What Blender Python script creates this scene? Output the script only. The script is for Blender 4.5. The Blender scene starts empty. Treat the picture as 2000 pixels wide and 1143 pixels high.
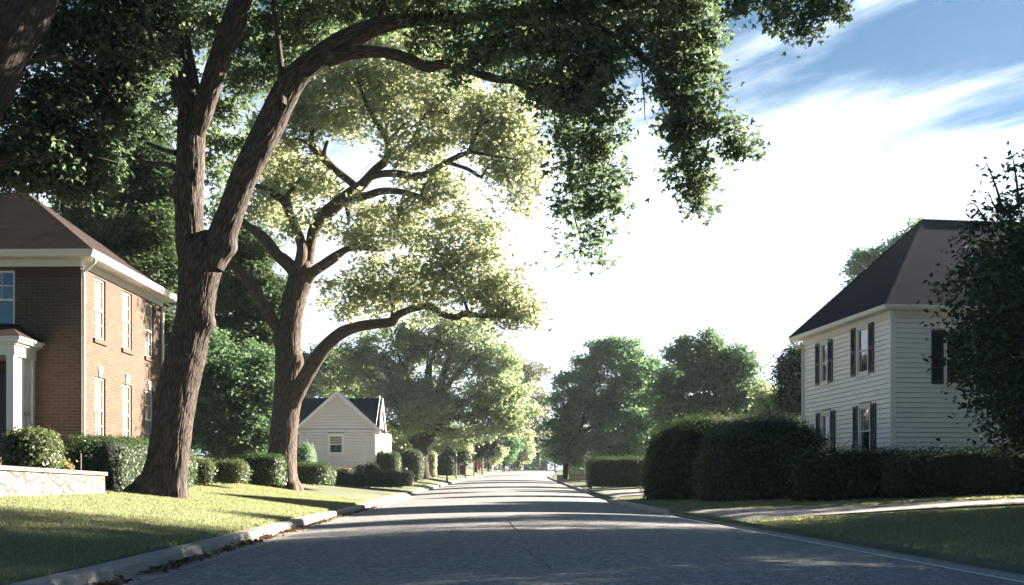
import bpy, math, random
import numpy as np
from mathutils import Vector, noise as mnoise
random.seed(7)
RNG = np.random.default_rng(11)
scene = bpy.context.scene
R = math.radians

# ------------------------------------------------------------------ camera, sky, sun, exposure
FPX, HY, CAMZ = 2400.0, 970.0, 1.1          # focal length in photo pixels, horizon row, eye height
cam_d = bpy.data.cameras.new("camera")
cam = bpy.data.objects.new("camera", cam_d)
scene.collection.objects.link(cam)
cam.location = (0, 0, CAMZ)
cam.rotation_euler = (R(90), 0, 0)
cam_d.sensor_width = 36.0
cam_d.lens = FPX / 2000 * 36
cam_d.shift_y = (HY - 571.5) / 2000
cam_d.clip_start = 0.1
cam_d.clip_end = 3000
scene.camera = cam
SUN_EL, SUN_AZ = 21.0, math.degrees(math.atan2(0.885, 0.465))     # azimuth clockwise from +Y
sd = Vector((math.sin(R(SUN_AZ)) * math.cos(R(SUN_EL)), math.cos(R(SUN_AZ)) * math.cos(R(SUN_EL)), math.sin(R(SUN_EL))))
sun_l = bpy.data.lights.new("sun", 'SUN')
sun_l.energy = 5.0
sun_l.angle = R(0.5)
sun_l.color = (1.0, 0.88, 0.73)
sun = bpy.data.objects.new("sun", sun_l)
sun.rotation_euler = (-sd).to_track_quat('-Z', 'Y').to_euler()
scene.collection.objects.link(sun)
world = bpy.data.worlds.new("World")
scene.world = world
world.use_nodes = True
SKY_STRENGTH = 0.05
EXPOSURE = 3.15
scene.view_settings.view_transform = 'Standard'
scene.view_settings.look = 'None'
scene.view_settings.exposure = EXPOSURE
scene.view_settings.gamma = 1.0
cy = scene.cycles
cy.use_denoising = True
cy.max_bounces = 7
cy.diffuse_bounces = 3
cy.glossy_bounces = 2
cy.transmission_bounces = 4
cy.transparent_max_bounces = 8
cy.sample_clamp_indirect = 8.0


def build_world():
    nt = world.node_tree
    N, L = nt.nodes, nt.links
    N.clear()
    out = N.new('ShaderNodeOutputWorld')
    bg = N.new('ShaderNodeBackground')
    L.new(bg.outputs[0], out.inputs[0])
    bg.inputs[1].default_value = SKY_STRENGTH
    sky = N.new('ShaderNodeTexSky')
    sky.sky_type = 'NISHITA'
    sky.sun_disc = False
    sky.sun_elevation = R(SUN_EL)
    sky.sun_rotation = R(SUN_AZ)
    sky.air_density = 0.8
    sky.dust_density = 0.3
    sky.ozone_density = 1.5
    sky.altitude = 2000
    tc = N.new('ShaderNodeTexCoord')
    sep = N.new('ShaderNodeSeparateXYZ')
    L.new(tc.outputs['Generated'], sep.inputs[0])

    def M(op, a, b=None, clamp=False):
        n = N.new('ShaderNodeMath'); n.operation = op; n.use_clamp = clamp
        for i, v in enumerate((a, b)):
            if v is None: continue
            if isinstance(v, (int, float)): n.inputs[i].default_value = v
            else: L.new(v, n.inputs[i])
        return n.outputs[0]
    zz = M('MAXIMUM', sep.outputs[2], 0.03)
    u = M('DIVIDE', sep.outputs[0], zz)
    v = M('DIVIDE', sep.outputs[1], zz)
    ang = math.atan2(-0.66, 0.34)                      # run of the cirrus bands on the cloud layer
    al = M('ADD', M('MULTIPLY', u, math.cos(ang)), M('MULTIPLY', v, math.sin(ang)))
    ac = M('ADD', M('MULTIPLY', u, -math.sin(ang)), M('MULTIPLY', v, math.cos(ang)))

    def streak(sa, sc, ox, scale, detail, rough):
        comb = N.new('ShaderNodeCombineXYZ')
        L.new(M('ADD', M('MULTIPLY', al, sa), ox), comb.inputs[0])
        L.new(M('MULTIPLY', ac, sc), comb.inputs[1])
        n = N.new('ShaderNodeTexNoise')
        n.inputs['Scale'].default_value = scale
        n.inputs['Detail'].default_value = detail
        n.inputs['Roughness'].default_value = rough
        n.inputs['Distortion'].default_value = 0.35
        L.new(comb.outputs[0], n.inputs['Vector'])
        return n.outputs[0]
    s1 = streak(0.50, 1.7, 3.3, 1.9, 6, 0.56)
    s2 = streak(0.9, 1.3, 9.1, 6.5, 6, 0.65)
    tot = M('ADD', M('MULTIPLY', s1, 0.80), M('MULTIPLY', s2, 0.20))
    # the cloud sheet covers the low sky and the sky ahead; it opens to blue overhead
    mr = N.new('ShaderNodeMapRange'); mr.clamp = True
    L.new(sep.outputs[2], mr.inputs[0])
    mr.inputs[1].default_value = 0.19; mr.inputs[2].default_value = 0.325
    mr.inputs[3].default_value = 0.44; mr.inputs[4].default_value = 0.02
    # it is thickest round the low sun ahead and thins out behind the viewer
    ahead = N.new('ShaderNodeMapRange'); ahead.clamp = True; ahead.interpolation_type = 'SMOOTHSTEP'
    L.new(M('ADD', M('ADD', M('MULTIPLY', sep.outputs[1], 0.975), M('MULTIPLY', sep.outputs[0], -0.04)), M('MULTIPLY', sep.outputs[2], 0.20)), ahead.inputs[0])
    ahead.inputs[1].default_value = 0.70; ahead.inputs[2].default_value = 0.955
    ahead.inputs[3].default_value = -0.55; ahead.inputs[4].default_value = 0.0
    th = M('ADD', M('ADD', tot, mr.outputs[0]), ahead.outputs[0])
    ramp = N.new('ShaderNodeMapRange'); ramp.clamp = True; ramp.interpolation_type = 'SMOOTHSTEP'
    L.new(th, ramp.inputs[0])
    ramp.inputs[1].default_value = 0.44; ramp.inputs[2].default_value = 0.76
    mix = N.new('ShaderNodeMix'); mix.data_type = 'RGBA'
    L.new(ramp.outputs[0], mix.inputs[0])
    hs = N.new('ShaderNodeHueSaturation')
    hs.inputs['Hue'].default_value = 0.486
    hs.inputs['Saturation'].default_value = 1.22
    hs.inputs['Value'].default_value = 0.30
    L.new(sky.outputs[0], hs.inputs['Color'])
    L.new(hs.outputs[0], mix.inputs[6])
    mix.inputs[7].default_value = (2.65, 3.05, 3.7, 1)
    L.new(mix.outputs[2], bg.inputs[0])


build_world()

# ------------------------------------------------------------------ helpers
ORG = {}


def link(o):
    scene.collection.objects.link(o)
    return o


def tag(o, label=None, cat=None, group=None, kind=None):
    if label: o['label'] = label
    if cat: o['category'] = cat
    if group: o['group'] = group
    if kind: o['kind'] = kind
    return o


def thing(name, loc, label, cat, group=None):
    o = bpy.data.objects.new(name, None)
    o.empty_display_size = 0.3
    o.location = loc
    link(o)
    ORG[o.name] = Vector(loc)
    return tag(o, label, cat, group)


def mesh_obj(name, verts, faces, mats, parent=None, loc=None, uv=None, matidx=None, smooth=False):
    """verts (N,3) world, faces (M,k) array or list of lists; one linked mesh object"""
    verts = np.asarray(verts, dtype=np.float64)
    if parent is not None:
        org = ORG[parent.name]
    elif loc is not None:
        org = Vector(loc)
    else:
        org = Vector((0, 0, 0))
    verts = verts - np.array(org)
    me = bpy.data.meshes.new(name)
    if isinstance(faces, np.ndarray):
        n, k = faces.shape
        me.vertices.add(len(verts))
        me.vertices.foreach_set('co', verts.astype(np.float32).ravel())
        me.loops.add(n * k)
        me.loops.foreach_set('vertex_index', faces.astype(np.int32).ravel())
        me.polygons.add(n)
        me.polygons.foreach_set('loop_start', np.arange(0, n * k, k, dtype=np.int32))
        try:
            me.polygons.foreach_set('loop_total', np.full(n, k, dtype=np.int32))
        except Exception:
            pass
    else:
        me.from_pydata([tuple(v) for v in verts], [], faces)
    if matidx is not None:
        me.polygons.foreach_set('material_index', np.asarray(matidx, dtype=np.int32))
    if smooth:
        me.polygons.foreach_set('use_smooth', np.ones(len(me.polygons), dtype=bool))
    me.update(calc_edges=True)
    if uv is not None:
        lay = me.uv_layers.new(name='UVMap')
        vi = np.empty(len(me.loops), dtype=np.int32)
        me.loops.foreach_get('vertex_index', vi)
        lay.data.foreach_set('uv', np.asarray(uv, dtype=np.float32)[vi].ravel())
    for m in (mats if isinstance(mats, (list, tuple)) else [mats]):
        me.materials.append(m)
    o = bpy.data.objects.new(name, me)
    link(o)
    if parent is not None:
        o.parent = parent
        ORG[o.name] = org
    else:
        o.location = org
        ORG[o.name] = org
    return o


def P(px, py, d):
    return Vector(((px - 1000) / FPX * d, d, CAMZ + (HY - py) / FPX * d))


class MB:
    """collects flat faces and builds them as one mesh, with metre-scaled UVs per face"""
    def __init__(s): s.v, s.f = [], []

    def poly(s, *pts):
        i = len(s.v)
        s.v += [Vector(p) for p in pts]
        s.f.append(list(range(i, i + len(pts))))

    def fbox(s, F, a0, a1, o0, o1, z0, z1):
        c = [F(a, o, z) for z in (z0, z1) for o in (o0, o1) for a in (a0, a1)]
        for q in ((0, 1, 3, 2), (4, 6, 7, 5), (0, 4, 5, 1), (2, 3, 7, 6), (0, 2, 6, 4), (1, 5, 7, 3)):
            s.poly(*[c[k] for k in q])

    def prism(s, F, prof, a0, a1):
        """profile [(o,z)] swept along a"""
        n = len(prof)
        A = [F(a0, o, z) for o, z in prof]; B = [F(a1, o, z) for o, z in prof]
        for i in range(n):
            j = (i + 1) % n
            s.poly(A[i], B[i], B[j], A[j])
        s.poly(*A[::-1]); s.poly(*B)

    def wall(s, F, a0, a1, z0, z1, ops, depth=0.11, o=0.0):
        xs = sorted({a0, a1} | {x for q in ops for x in q[:2]})
        zs = sorted({z0, z1} | {z for q in ops for z in q[2:]})
        for i in range(len(xs) - 1):
            for j in range(len(zs) - 1):
                xm, zm = (xs[i] + xs[i + 1]) / 2, (zs[j] + zs[j + 1]) / 2
                if any(q[0] < xm < q[1] and q[2] < zm < q[3] for q in ops): continue
                s.poly(F(xs[i], o, zs[j]), F(xs[i + 1], o, zs[j]), F(xs[i + 1], o, zs[j + 1]), F(xs[i], o, zs[j + 1]))
        for q in ops:
            b0, b1, c0, c1 = q
            s.poly(F(b0, o, c0), F(b0, o - depth, c0), F(b0, o - depth, c1), F(b0, o, c1))
            s.poly(F(b1, o, c0), F(b1, o, c1), F(b1, o - depth, c1), F(b1, o - depth, c0))
            s.poly(F(b0, o, c1), F(b0, o - depth, c1), F(b1, o - depth, c1), F(b1, o, c1))
            s.poly(F(b0, o, c0), F(b1, o, c0), F(b1, o - depth, c0), F(b0, o - depth, c0))

    def siding(s, F, span, z0, z1, board, ops, t=0.030):
        """lap boards; span(z) -> (a0, a1)"""
        n = int(math.ceil((z1 - z0) / board))
        for i in range(n):
            zb = z0 + i * board
            zt = min(zb + board, z1)
            zm = (zb + zt) / 2
            lo0, lo1 = span(zb)
            hi0, hi1 = span(zt)
            cuts = sorted((q[0], q[1]) for q in ops if q[2] < zm < q[3])
            segs, cur0, curh = [], lo0, hi0
            for c0, c1 in cuts:
                segs.append((cur0, c0, curh, c0)); cur0 = curh = c1
            segs.append((cur0, lo1, curh, hi1))
            for b0, b1, h0, h1 in segs:
                if b1 - b0 < 0.01: continue
                g = 0.14 * board
                s.poly(F(b0, t, zb + g), F(b1, t, zb + g), F(h1, 0.004, zt), F(h0, 0.004, zt))
                s.poly(F(b0, -0.03, zb + g), F(b1, -0.03, zb + g), F(b1, t, zb + g), F(b0, t, zb + g))
                s.poly(F(b0, 0.004, zb), F(b1, 0.004, zb), F(b1, -0.03, zb + g), F(b0, -0.03, zb + g))

    def build(s, name, mat, parent=None, loc=None, smooth=False):
        org = ORG[parent.name] if parent is not None else (Vector(loc) if loc is not None else Vector((0, 0, 0)))
        me = bpy.data.meshes.new(name)
        me.from_pydata([tuple(p - org) for p in s.v], [], s.f)
        lay = me.uv_layers.new(name='UVMap')
        me.update()
        for p in me.polygons:
            n = p.normal
            t = Vector((0, 0, 1)).cross(n)
            if t.length < 0.08: t = Vector((1, 0, 0))
            t.normalize()
            b = n.cross(t)
            for li in p.loop_indices:
                q = Vector(me.vertices[me.loops[li].vertex_index].co) + org
                lay.data[li].uv = (q.dot(t), q.dot(b))
            p.use_smooth = smooth
        me.materials.append(mat)
        o = bpy.data.objects.new(name, me)
        link(o)
        if parent is not None: o.parent = parent
        else: o.location = org
        ORG[o.name] = org
        return o


def frame(O, xd, nd):
    O, xd, nd = Vector(O), Vector(xd).normalized(), Vector(nd).normalized()
    return lambda a, o, z: Vector((O.x + a * xd.x + o * nd.x, O.y + a * xd.y + o * nd.y, z))


def tube(pts, rads, nseg=None, step=None, rough=0.0, burls=(), flare=None, seed=0.0, ridge=0.0):
    """round limb along pts; returns verts, quad faces, uv"""
    pts = np.array([tuple(p) for p in pts], dtype=float)
    rads = np.array(rads, dtype=float)
    n = len(pts)
    rm = float(rads.max())
    if nseg is None: nseg = 44 if rm > 0.3 else 20 if rm > 0.12 else 12 if rm > 0.05 else 6
    if step is None: step = 0.1 if rm > 0.3 else 0.12 if rm > 0.12 else 0.16
    ext = np.vstack([2 * pts[0] - pts[1], pts, 2 * pts[-1] - pts[-2]])
    re = np.concatenate([[rads[0]], rads, [rads[-1]]])
    C, RR = [], []
    for i in range(n - 1):
        p0, p1, p2, p3 = ext[i], ext[i + 1], ext[i + 2], ext[i + 3]
        m = max(2, int(np.linalg.norm(p2 - p1) / step))
        for k in range(m + (1 if i == n - 2 else 0)):
            t = k / m
            C.append(0.5 * ((2 * p1) + (-p0 + p2) * t + (2 * p0 - 5 * p1 + 4 * p2 - p3) * t * t + (-p0 + 3 * p1 - 3 * p2 + p3) * t ** 3))
            s = t * t * (3 - 2 * t)
            RR.append(re[i + 1] * (1 - s) + re[i + 2] * s)
    C, RR = np.array(C), np.array(RR)
    T = np.gradient(C, axis=0)
    T /= np.linalg.norm(T, axis=1)[:, None] + 1e-9
    ref = np.array([0.0, -1.0, 0.0])
    if abs(T[0] @ ref) > 0.9: ref = np.array([1.0, 0, 0])
    V, UV = [], []
    length = 0.0
    b = ref - T[0] * (ref @ T[0]); b /= np.linalg.norm(b)
    for i in range(len(C)):
        if i: length += np.linalg.norm(C[i] - C[i - 1])
        b = b - T[i] * (b @ T[i]); b /= np.linalg.norm(b) + 1e-9
        c = np.cross(T[i], b)
        for j in range(nseg + 1):
            th = 2 * math.pi * j / nseg
            dirv = math.cos(th) * b + math.sin(th) * c
            r = RR[i]
            if flare:
                h = length
                r *= 1 + flare * math.exp(-h / 0.42) * (0.30 + 0.5 * math.cos(5 * th + seed) + 0.32 * math.cos(3 * th + 2.1 + seed))
            if rough:
                q = C[i] + dirv * r
                r *= 1 + rough * mnoise.noise(Vector((q[0] * 2.1 + seed, q[1] * 2.1, q[2] * 1.1))) \
                    + rough * 0.5 * mnoise.noise(Vector((q[0] * 7 + seed, q[1] * 7, q[2] * 2.0)))
            if ridge:
                wob = 0.5 * mnoise.noise(Vector((th * 1.5 + seed, length * 0.9, 3.3)))
                cr_, sr_ = math.cos(th + 0.16 * wob) * rm, math.sin(th + 0.16 * wob) * rm
                n1 = abs(mnoise.noise(Vector((cr_ * 17 + seed, sr_ * 17, length * 1.6))))
                n2 = abs(mnoise.noise(Vector((cr_ * 24 + seed, sr_ * 24, length * 3.0 + 9))))
                r += ridge * (min(n1 * 2.6, 0.8) + 0.5 * min(n2 * 2.6, 0.8) - 0.6)
            q = C[i] + dirv * r
            for bc, amp, sg in burls:
                dd = q - np.array(bc)
                q = q + dirv * amp * math.exp(-(dd @ dd) / (2 * sg * sg))
            V.append(q)
            UV.append((th * rm, length))
    V = np.array(V)
    F = []
    w = nseg + 1
    idx = np.arange(len(C) - 1)[:, None] * w + np.arange(nseg)[None, :]
    idx = idx.ravel()
    F = np.stack([idx, idx + 1, idx + w + 1, idx + w], axis=1)
    return V, F, np.array(UV)


def join(parts):
    V, F, U = [], [], []
    k = 0
    for v, f, u in parts:
        V.append(v); F.append(f + k); U.append(u); k += len(v)
    return np.vstack(V), np.vstack(F), np.vstack(U)


def norm(a): return a / (np.linalg.norm(a, axis=1)[:, None] + 1e-9)


def leaves(pos, size, lobes=1, droop=0.35, up=0.5, wid=0.34, out=None, rng=RNG):
    """leaf blades at pos; each blade is one to three kites"""
    n = len(pos)
    nrm = rng.normal(size=(n, 3)); nrm[:, 2] = np.abs(nrm[:, 2]) + up * 1.6
    if out is not None: nrm += out * 1.2
    nrm = norm(nrm)
    ax = rng.normal(size=(n, 3)); ax[:, 2] -= droop * 1.5
    if out is not None: ax += out * 0.5
    ax = norm(ax - nrm * np.sum(ax * nrm, axis=1)[:, None])
    sd_ = np.cross(nrm, ax)
    L = size * rng.uniform(0.65, 1.3, size=(n, 1))
    V = []
    angs = {1: [(0, 1.0, wid)], 3: [(0, 1.0, wid * 0.72), (0.95, 0.82, wid * 0.6), (-0.95, 0.82, wid * 0.6)]}[lobes]
    for a, l, w in angs:
        A = ax * math.cos(a) + sd_ * math.sin(a)
        S = sd_ * math.cos(a) - ax * math.sin(a)
        q = np.stack([pos, pos + A * L * l * 0.45 + S * L * w + nrm * L * 0.10,
                      pos + A * L * l - nrm * L * 0.06, pos + A * L * l * 0.45 - S * L * w + nrm * L * 0.10], axis=1)
        V.append(q)
    V = np.stack(V, axis=1).reshape(-1, 3)
    return V, np.arange(len(V)).reshape(-1, 4)


def blob_points(blobs, n, spray=0.24, per=9, subs=14, rng=RNG):
    """blobs: (center Vector, rx, ry, rz).  Leaf points gathered in sprays gathered in clumps."""
    w = np.array([(b[1] * b[3]) ** 1.0 for b in blobs])
    w = w / w.sum()
    out = []
    for b, wi in zip(blobs, w):
        c = np.array(b[0]); r = np.array(b[1:4])
        ns = max(1, int(n * wi / per))
        m = max(3, min(60, int(subs * max(0.4, b[1]) ** 1.2)))
        dirs = norm(rng.normal(size=(m, 3)))
        cl = dirs * (rng.uniform(0.25, 1, size=(m, 1)) ** 0.5)
        k = rng.integers(0, m, size=ns)
        sub_r = 0.42 * (0.6 + 0.8 * rng.random(m))
        sp = cl[k] + norm(rng.normal(size=(ns, 3))) * (rng.random((ns, 1)) ** 0.45) * sub_r[k][:, None] * np.array([1, 1, 0.62])
        sp = c + sp * r
        q = np.repeat(sp, per, axis=0) + rng.normal(size=(ns * per, 3)) * spray * np.array([1, 1, 0.7])
        out.append(q)
    return np.vstack(out)


def PB(lst, d, flat=1.0, deep=1.0):
    """(px, py, r[, dd[, flat]]) -> world blobs round depth d"""
    o = []
    for b in lst:
        px, py, r = b[:3]
        dd = d + (b[3] if len(b) > 3 else 0.0)
        fl = b[4] if len(b) > 4 else flat
        rr = r * dd / FPX
        o.append((P(px, py, dd), rr, rr * deep, rr * fl))
    return o


def limb(pts, **kw):
    """(px, py, d, rpx) list -> tube"""
    return tube([P(p[0], p[1], p[2]) for p in pts], [p[3] * p[2] / FPX for p in pts], **kw)


def along(pts, jit, n, rng=RNG):
    """spray points strung along a traced limb"""
    a = np.array([tuple(P(p[0], p[1], p[2])) for p in pts])
    t = rng.random(n) * (len(a) - 1)
    i = np.minimum(t.astype(int), len(a) - 2)
    f = (t - i)[:, None]
    q = a[i] * (1 - f) + a[i + 1] * f
    return q + rng.normal(size=(n, 3)) * jit


# ------------------------------------------------------------------ materials
def new_mat(name):
    m = bpy.data.materials.new(name)
    m.use_nodes = True
    nt = m.node_tree
    nt.nodes.clear()
    out = nt.nodes.new('ShaderNodeOutputMaterial')
    return m, nt, nt.nodes, nt.links, out


def rgba(c): return (c[0], c[1], c[2], 1.0)


def ramp(N, L, src, stops):
    r = N.new('ShaderNodeValToRGB')
    e = r.color_ramp.elements
    while len(e) < len(stops): e.new(0.5)
    for el, (p, c) in zip(e, stops):
        el.position = p; el.color = rgba(c)
    L.new(src, r.inputs[0])
    return r.outputs[0]


def mixc(N, L, fac, a, b, mode='MIX'):
    m = N.new('ShaderNodeMix'); m.data_type = 'RGBA'; m.blend_type = mode
    for k, v in ((0, fac), (6, a), (7, b)):
        if hasattr(v, 'is_linked'): L.new(v, m.inputs[k])
        elif k == 0: m.inputs[0].default_value = v
        else: m.inputs[k].default_value = rgba(v)
    return m.outputs[2]


def tex_noise(N, L, vec, scale, detail=4, rough=0.55, dist=0.0):
    n = N.new('ShaderNodeTexNoise')
    n.inputs['Scale'].default_value = scale
    n.inputs['Detail'].default_value = detail
    n.inputs['Roughness'].default_value = rough
    n.inputs['Distortion'].default_value = dist
    if vec is not None: L.new(vec, n.inputs['Vector'])
    return n


def mapping(N, L, src, sc):
    m = N.new('ShaderNodeMapping')
    m.inputs['Scale'].default_value = sc
    L.new(src, m.inputs['Vector'])
    return m.outputs[0]


def leaf_mat(name, c0, c1, c2, trans=0.5, rough=0.45, gloss=0.35, tint=(1.75, 1.8, 1.05)):
    m, nt, N, L, out = new_mat(name)
    g = N.new('ShaderNodeNewGeometry')
    col = ramp(N, L, g.outputs['Random Per Island'], [(0.0, c0), (0.55, c1), (1.0, c2)])
    tcn = N.new('ShaderNodeTexCoord')
    n = tex_noise(N, L, tcn.outputs['Object'], 0.5, 2)
    col = mixc(N, L, mulf(N, L, n.outputs[0], 0.5), col, c2)
    pb = N.new('ShaderNodeBsdfPrincipled')
    L.new(col, pb.inputs['Base Color'])
    pb.inputs['Roughness'].default_value = rough
    pb.inputs['Specular IOR Level'].default_value = gloss
    tr = N.new('ShaderNodeBsdfTranslucent')
    tcol = mixc(N, L, 1.0, col, tint, 'MULTIPLY')
    L.new(tcol, tr.inputs['Color'])
    mx = N.new('ShaderNodeMixShader')
    mx.inputs[0].default_value = trans
    L.new(pb.outputs[0], mx.inputs[1]); L.new(tr.outputs[0], mx.inputs[2])
    L.new(mx.outputs[0], out.inputs[0])
    return m


def mulf(N, L, a, b):
    n = N.new('ShaderNodeMath'); n.operation = 'MULTIPLY'
    L.new(a, n.inputs[0]); n.inputs[1].default_value = b
    return n.outputs[0]


def bump(N, L, h, strength, dist, base=None):
    b = N.new('ShaderNodeBump')
    b.inputs['Strength'].default_value = strength
    b.inputs['Distance'].default_value = dist
    L.new(h, b.inputs['Height'])
    if base is not None: L.new(base, b.inputs['Normal'])
    return b.outputs[0]


def bark_mat(name, dark, mid, light, sx=9.0, sy=1.3):
    m, nt, N, L, out = new_mat(name)
    uv = N.new('ShaderNodeUVMap')
    v = mapping(N, L, uv.outputs[0], (sx, sy, 1))
    n0 = tex_noise(N, L, v, 1.2, 5, 0.6, 0.6)
    vo = N.new('ShaderNodeTexVoronoi'); vo.feature = 'DISTANCE_TO_EDGE'
    wv = N.new('ShaderNodeVectorMath'); wv.operation = 'MULTIPLY_ADD'
    L.new(n0.outputs['Color'], wv.inputs[0]); wv.inputs[1].default_value = (0.8, 0.8, 0); L.new(v, wv.inputs[2])
    L.new(wv.outputs[0], vo.inputs['Vector']); vo.inputs['Scale'].default_value = 1.6
    rg = N.new('ShaderNodeMapRange'); L.new(vo.outputs['Distance'], rg.inputs[0]); rg.inputs[2].default_value = 0.32
    fine = tex_noise(N, L, mapping(N, L, uv.outputs[0], (60, 18, 1)), 1.0, 5, 0.65)
    hsum = N.new('ShaderNodeMath'); hsum.operation = 'ADD'
    L.new(rg.outputs[0], hsum.inputs[0]); L.new(mulf(N, L, fine.outputs[0], 0.45), hsum.inputs[1])
    tc = N.new('ShaderNodeTexCoord')
    big = tex_noise(N, L, tc.outputs['Object'], 0.9, 4)
    col = ramp(N, L, hsum.outputs[0], [(0.05, dark), (0.55, mid), (1.0, light)])
    col = mixc(N, L, mulf(N, L, big.outputs[0], 0.55), col, mid)
    pb = N.new('ShaderNodeBsdfPrincipled')
    L.new(col, pb.inputs['Base Color'])
    pb.inputs['Roughness'].default_value = 0.9
    pb.inputs['Specular IOR Level'].default_value = 0.2
    L.new(bump(N, L, hsum.outputs[0], 0.7, 0.018), pb.inputs['Normal'])
    L.new(pb.outputs[0], out.inputs[0])
    return m


def plain_mat(name, col, rough=0.6, var=0.12, scale=4.0, bumpd=0.0, bscale=40.0, spec=0.4, metal=0.0):
    m, nt, N, L, out = new_mat(name)
    tc = N.new('ShaderNodeTexCoord')
    n = tex_noise(N, L, tc.outputs['Object'], scale, 5, 0.6)
    c = mixc(N, L, n.outputs[0], tuple(max(0, x * (1 - var)) for x in col), tuple(min(1, x * (1 + var)) for x in col))
    pb = N.new('ShaderNodeBsdfPrincipled')
    L.new(c, pb.inputs['Base Color'])
    pb.inputs['Roughness'].default_value = rough
    pb.inputs['Specular IOR Level'].default_value = spec
    pb.inputs['Metallic'].default_value = metal
    if bumpd:
        n2 = tex_noise(N, L, tc.outputs['Object'], bscale, 4, 0.6)
        L.new(bump(N, L, n2.outputs[0], 0.7, bumpd), pb.inputs['Normal'])
    L.new(pb.outputs[0], out.inputs[0])
    return m


def brick_mat(name):
    m, nt, N, L, out = new_mat(name)
    uv = N.new('ShaderNodeUVMap')
    bt = N.new('ShaderNodeTexBrick')
    L.new(uv.outputs[0], bt.inputs['Vector'])
    bt.inputs['Scale'].default_value = 1.0
    bt.inputs['Brick Width'].default_value = 0.29
    bt.inputs['Row Height'].default_value = 0.086
    bt.inputs['Mortar Size'].default_value = 0.0065
    bt.inputs['Mortar Smooth'].default_value = 0.15
    bt.inputs['Bias'].default_value = -0.1
    bt.inputs['Color1'].default_value = (0.050, 0.030, 0.020, 1)
    bt.inputs['Color2'].default_value = (0.088, 0.056, 0.038, 1)
    bt.inputs['Mortar'].default_value = (0.20, 0.168, 0.132, 1)
    n = tex_noise(N, L, uv.outputs[0], 1.1, 5, 0.6)
    n2 = tex_noise(N, L, uv.outputs[0], 38, 4, 0.6)
    col = mixc(N, L, mulf(N, L, n.outputs[0], 0.45), bt.outputs[0], (0.070, 0.042, 0.029))
    col = mixc(N, L, mulf(N, L, n2.outputs[0], 0.35), col, (0.105, 0.072, 0.053))
    pb = N.new('ShaderNodeBsdfPrincipled')
    L.new(col, pb.inputs['Base Color'])
    pb.inputs['Roughness'].default_value = 0.88
    pb.inputs['Specular IOR Level'].default_value = 0.25
    inv = N.new('ShaderNodeMath'); inv.operation = 'SUBTRACT'; inv.inputs[0].default_value = 1.0
    L.new(bt.outputs['Fac'], inv.inputs[1])
    b1 = bump(N, L, inv.outputs[0], 0.8, 0.012)
    L.new(bump(N, L, n2.outputs[0], 0.4, 0.006, b1), pb.inputs['Normal'])
    L.new(pb.outputs[0], out.inputs[0])
    return m


def shingle_mat(name, a, b, gap):
    m, nt, N, L, out = new_mat(name)
    uv = N.new('ShaderNodeUVMap')
    bt = N.new('ShaderNodeTexBrick')
    L.new(uv.outputs[0], bt.inputs['Vector'])
    bt.inputs['Scale'].default_value = 1.0
    bt.inputs['Brick Width'].default_value = 0.34
    bt.inputs['Row Height'].default_value = 0.17
    bt.inputs['Mortar Size'].default_value = 0.011
    bt.inputs['Mortar Smooth'].default_value = 0.6
    bt.inputs['Color1'].default_value = rgba(a)
    bt.inputs['Color2'].default_value = rgba(b)
    bt.inputs['Mortar'].default_value = rgba(gap)
    n = tex_noise(N, L, uv.outputs[0], 0.8, 5, 0.65)
    g = tex_noise(N, L, uv.outputs[0], 120, 2, 0.7)
    col = mixc(N, L, mulf(N, L, n.outputs[0], 0.6), bt.outputs[0], b)
    col = mixc(N, L, mulf(N, L, g.outputs[0], 0.4), col, gap)
    pb = N.new('ShaderNodeBsdfPrincipled')
    L.new(col, pb.inputs['Base Color'])
    pb.inputs['Roughness'].default_value = 0.92
    pb.inputs['Specular IOR Level'].default_value = 0.04
    inv = N.new('ShaderNodeMath'); inv.operation = 'SUBTRACT'; inv.inputs[0].default_value = 1.0
    L.new(bt.outputs['Fac'], inv.inputs[1])
    b1 = bump(N, L, inv.outputs[0], 0.35, 0.006)
    L.new(bump(N, L, g.outputs[0], 0.12, 0.002, b1), pb.inputs['Normal'])
    L.new(pb.outputs[0], out.inputs[0])
    return m


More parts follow.
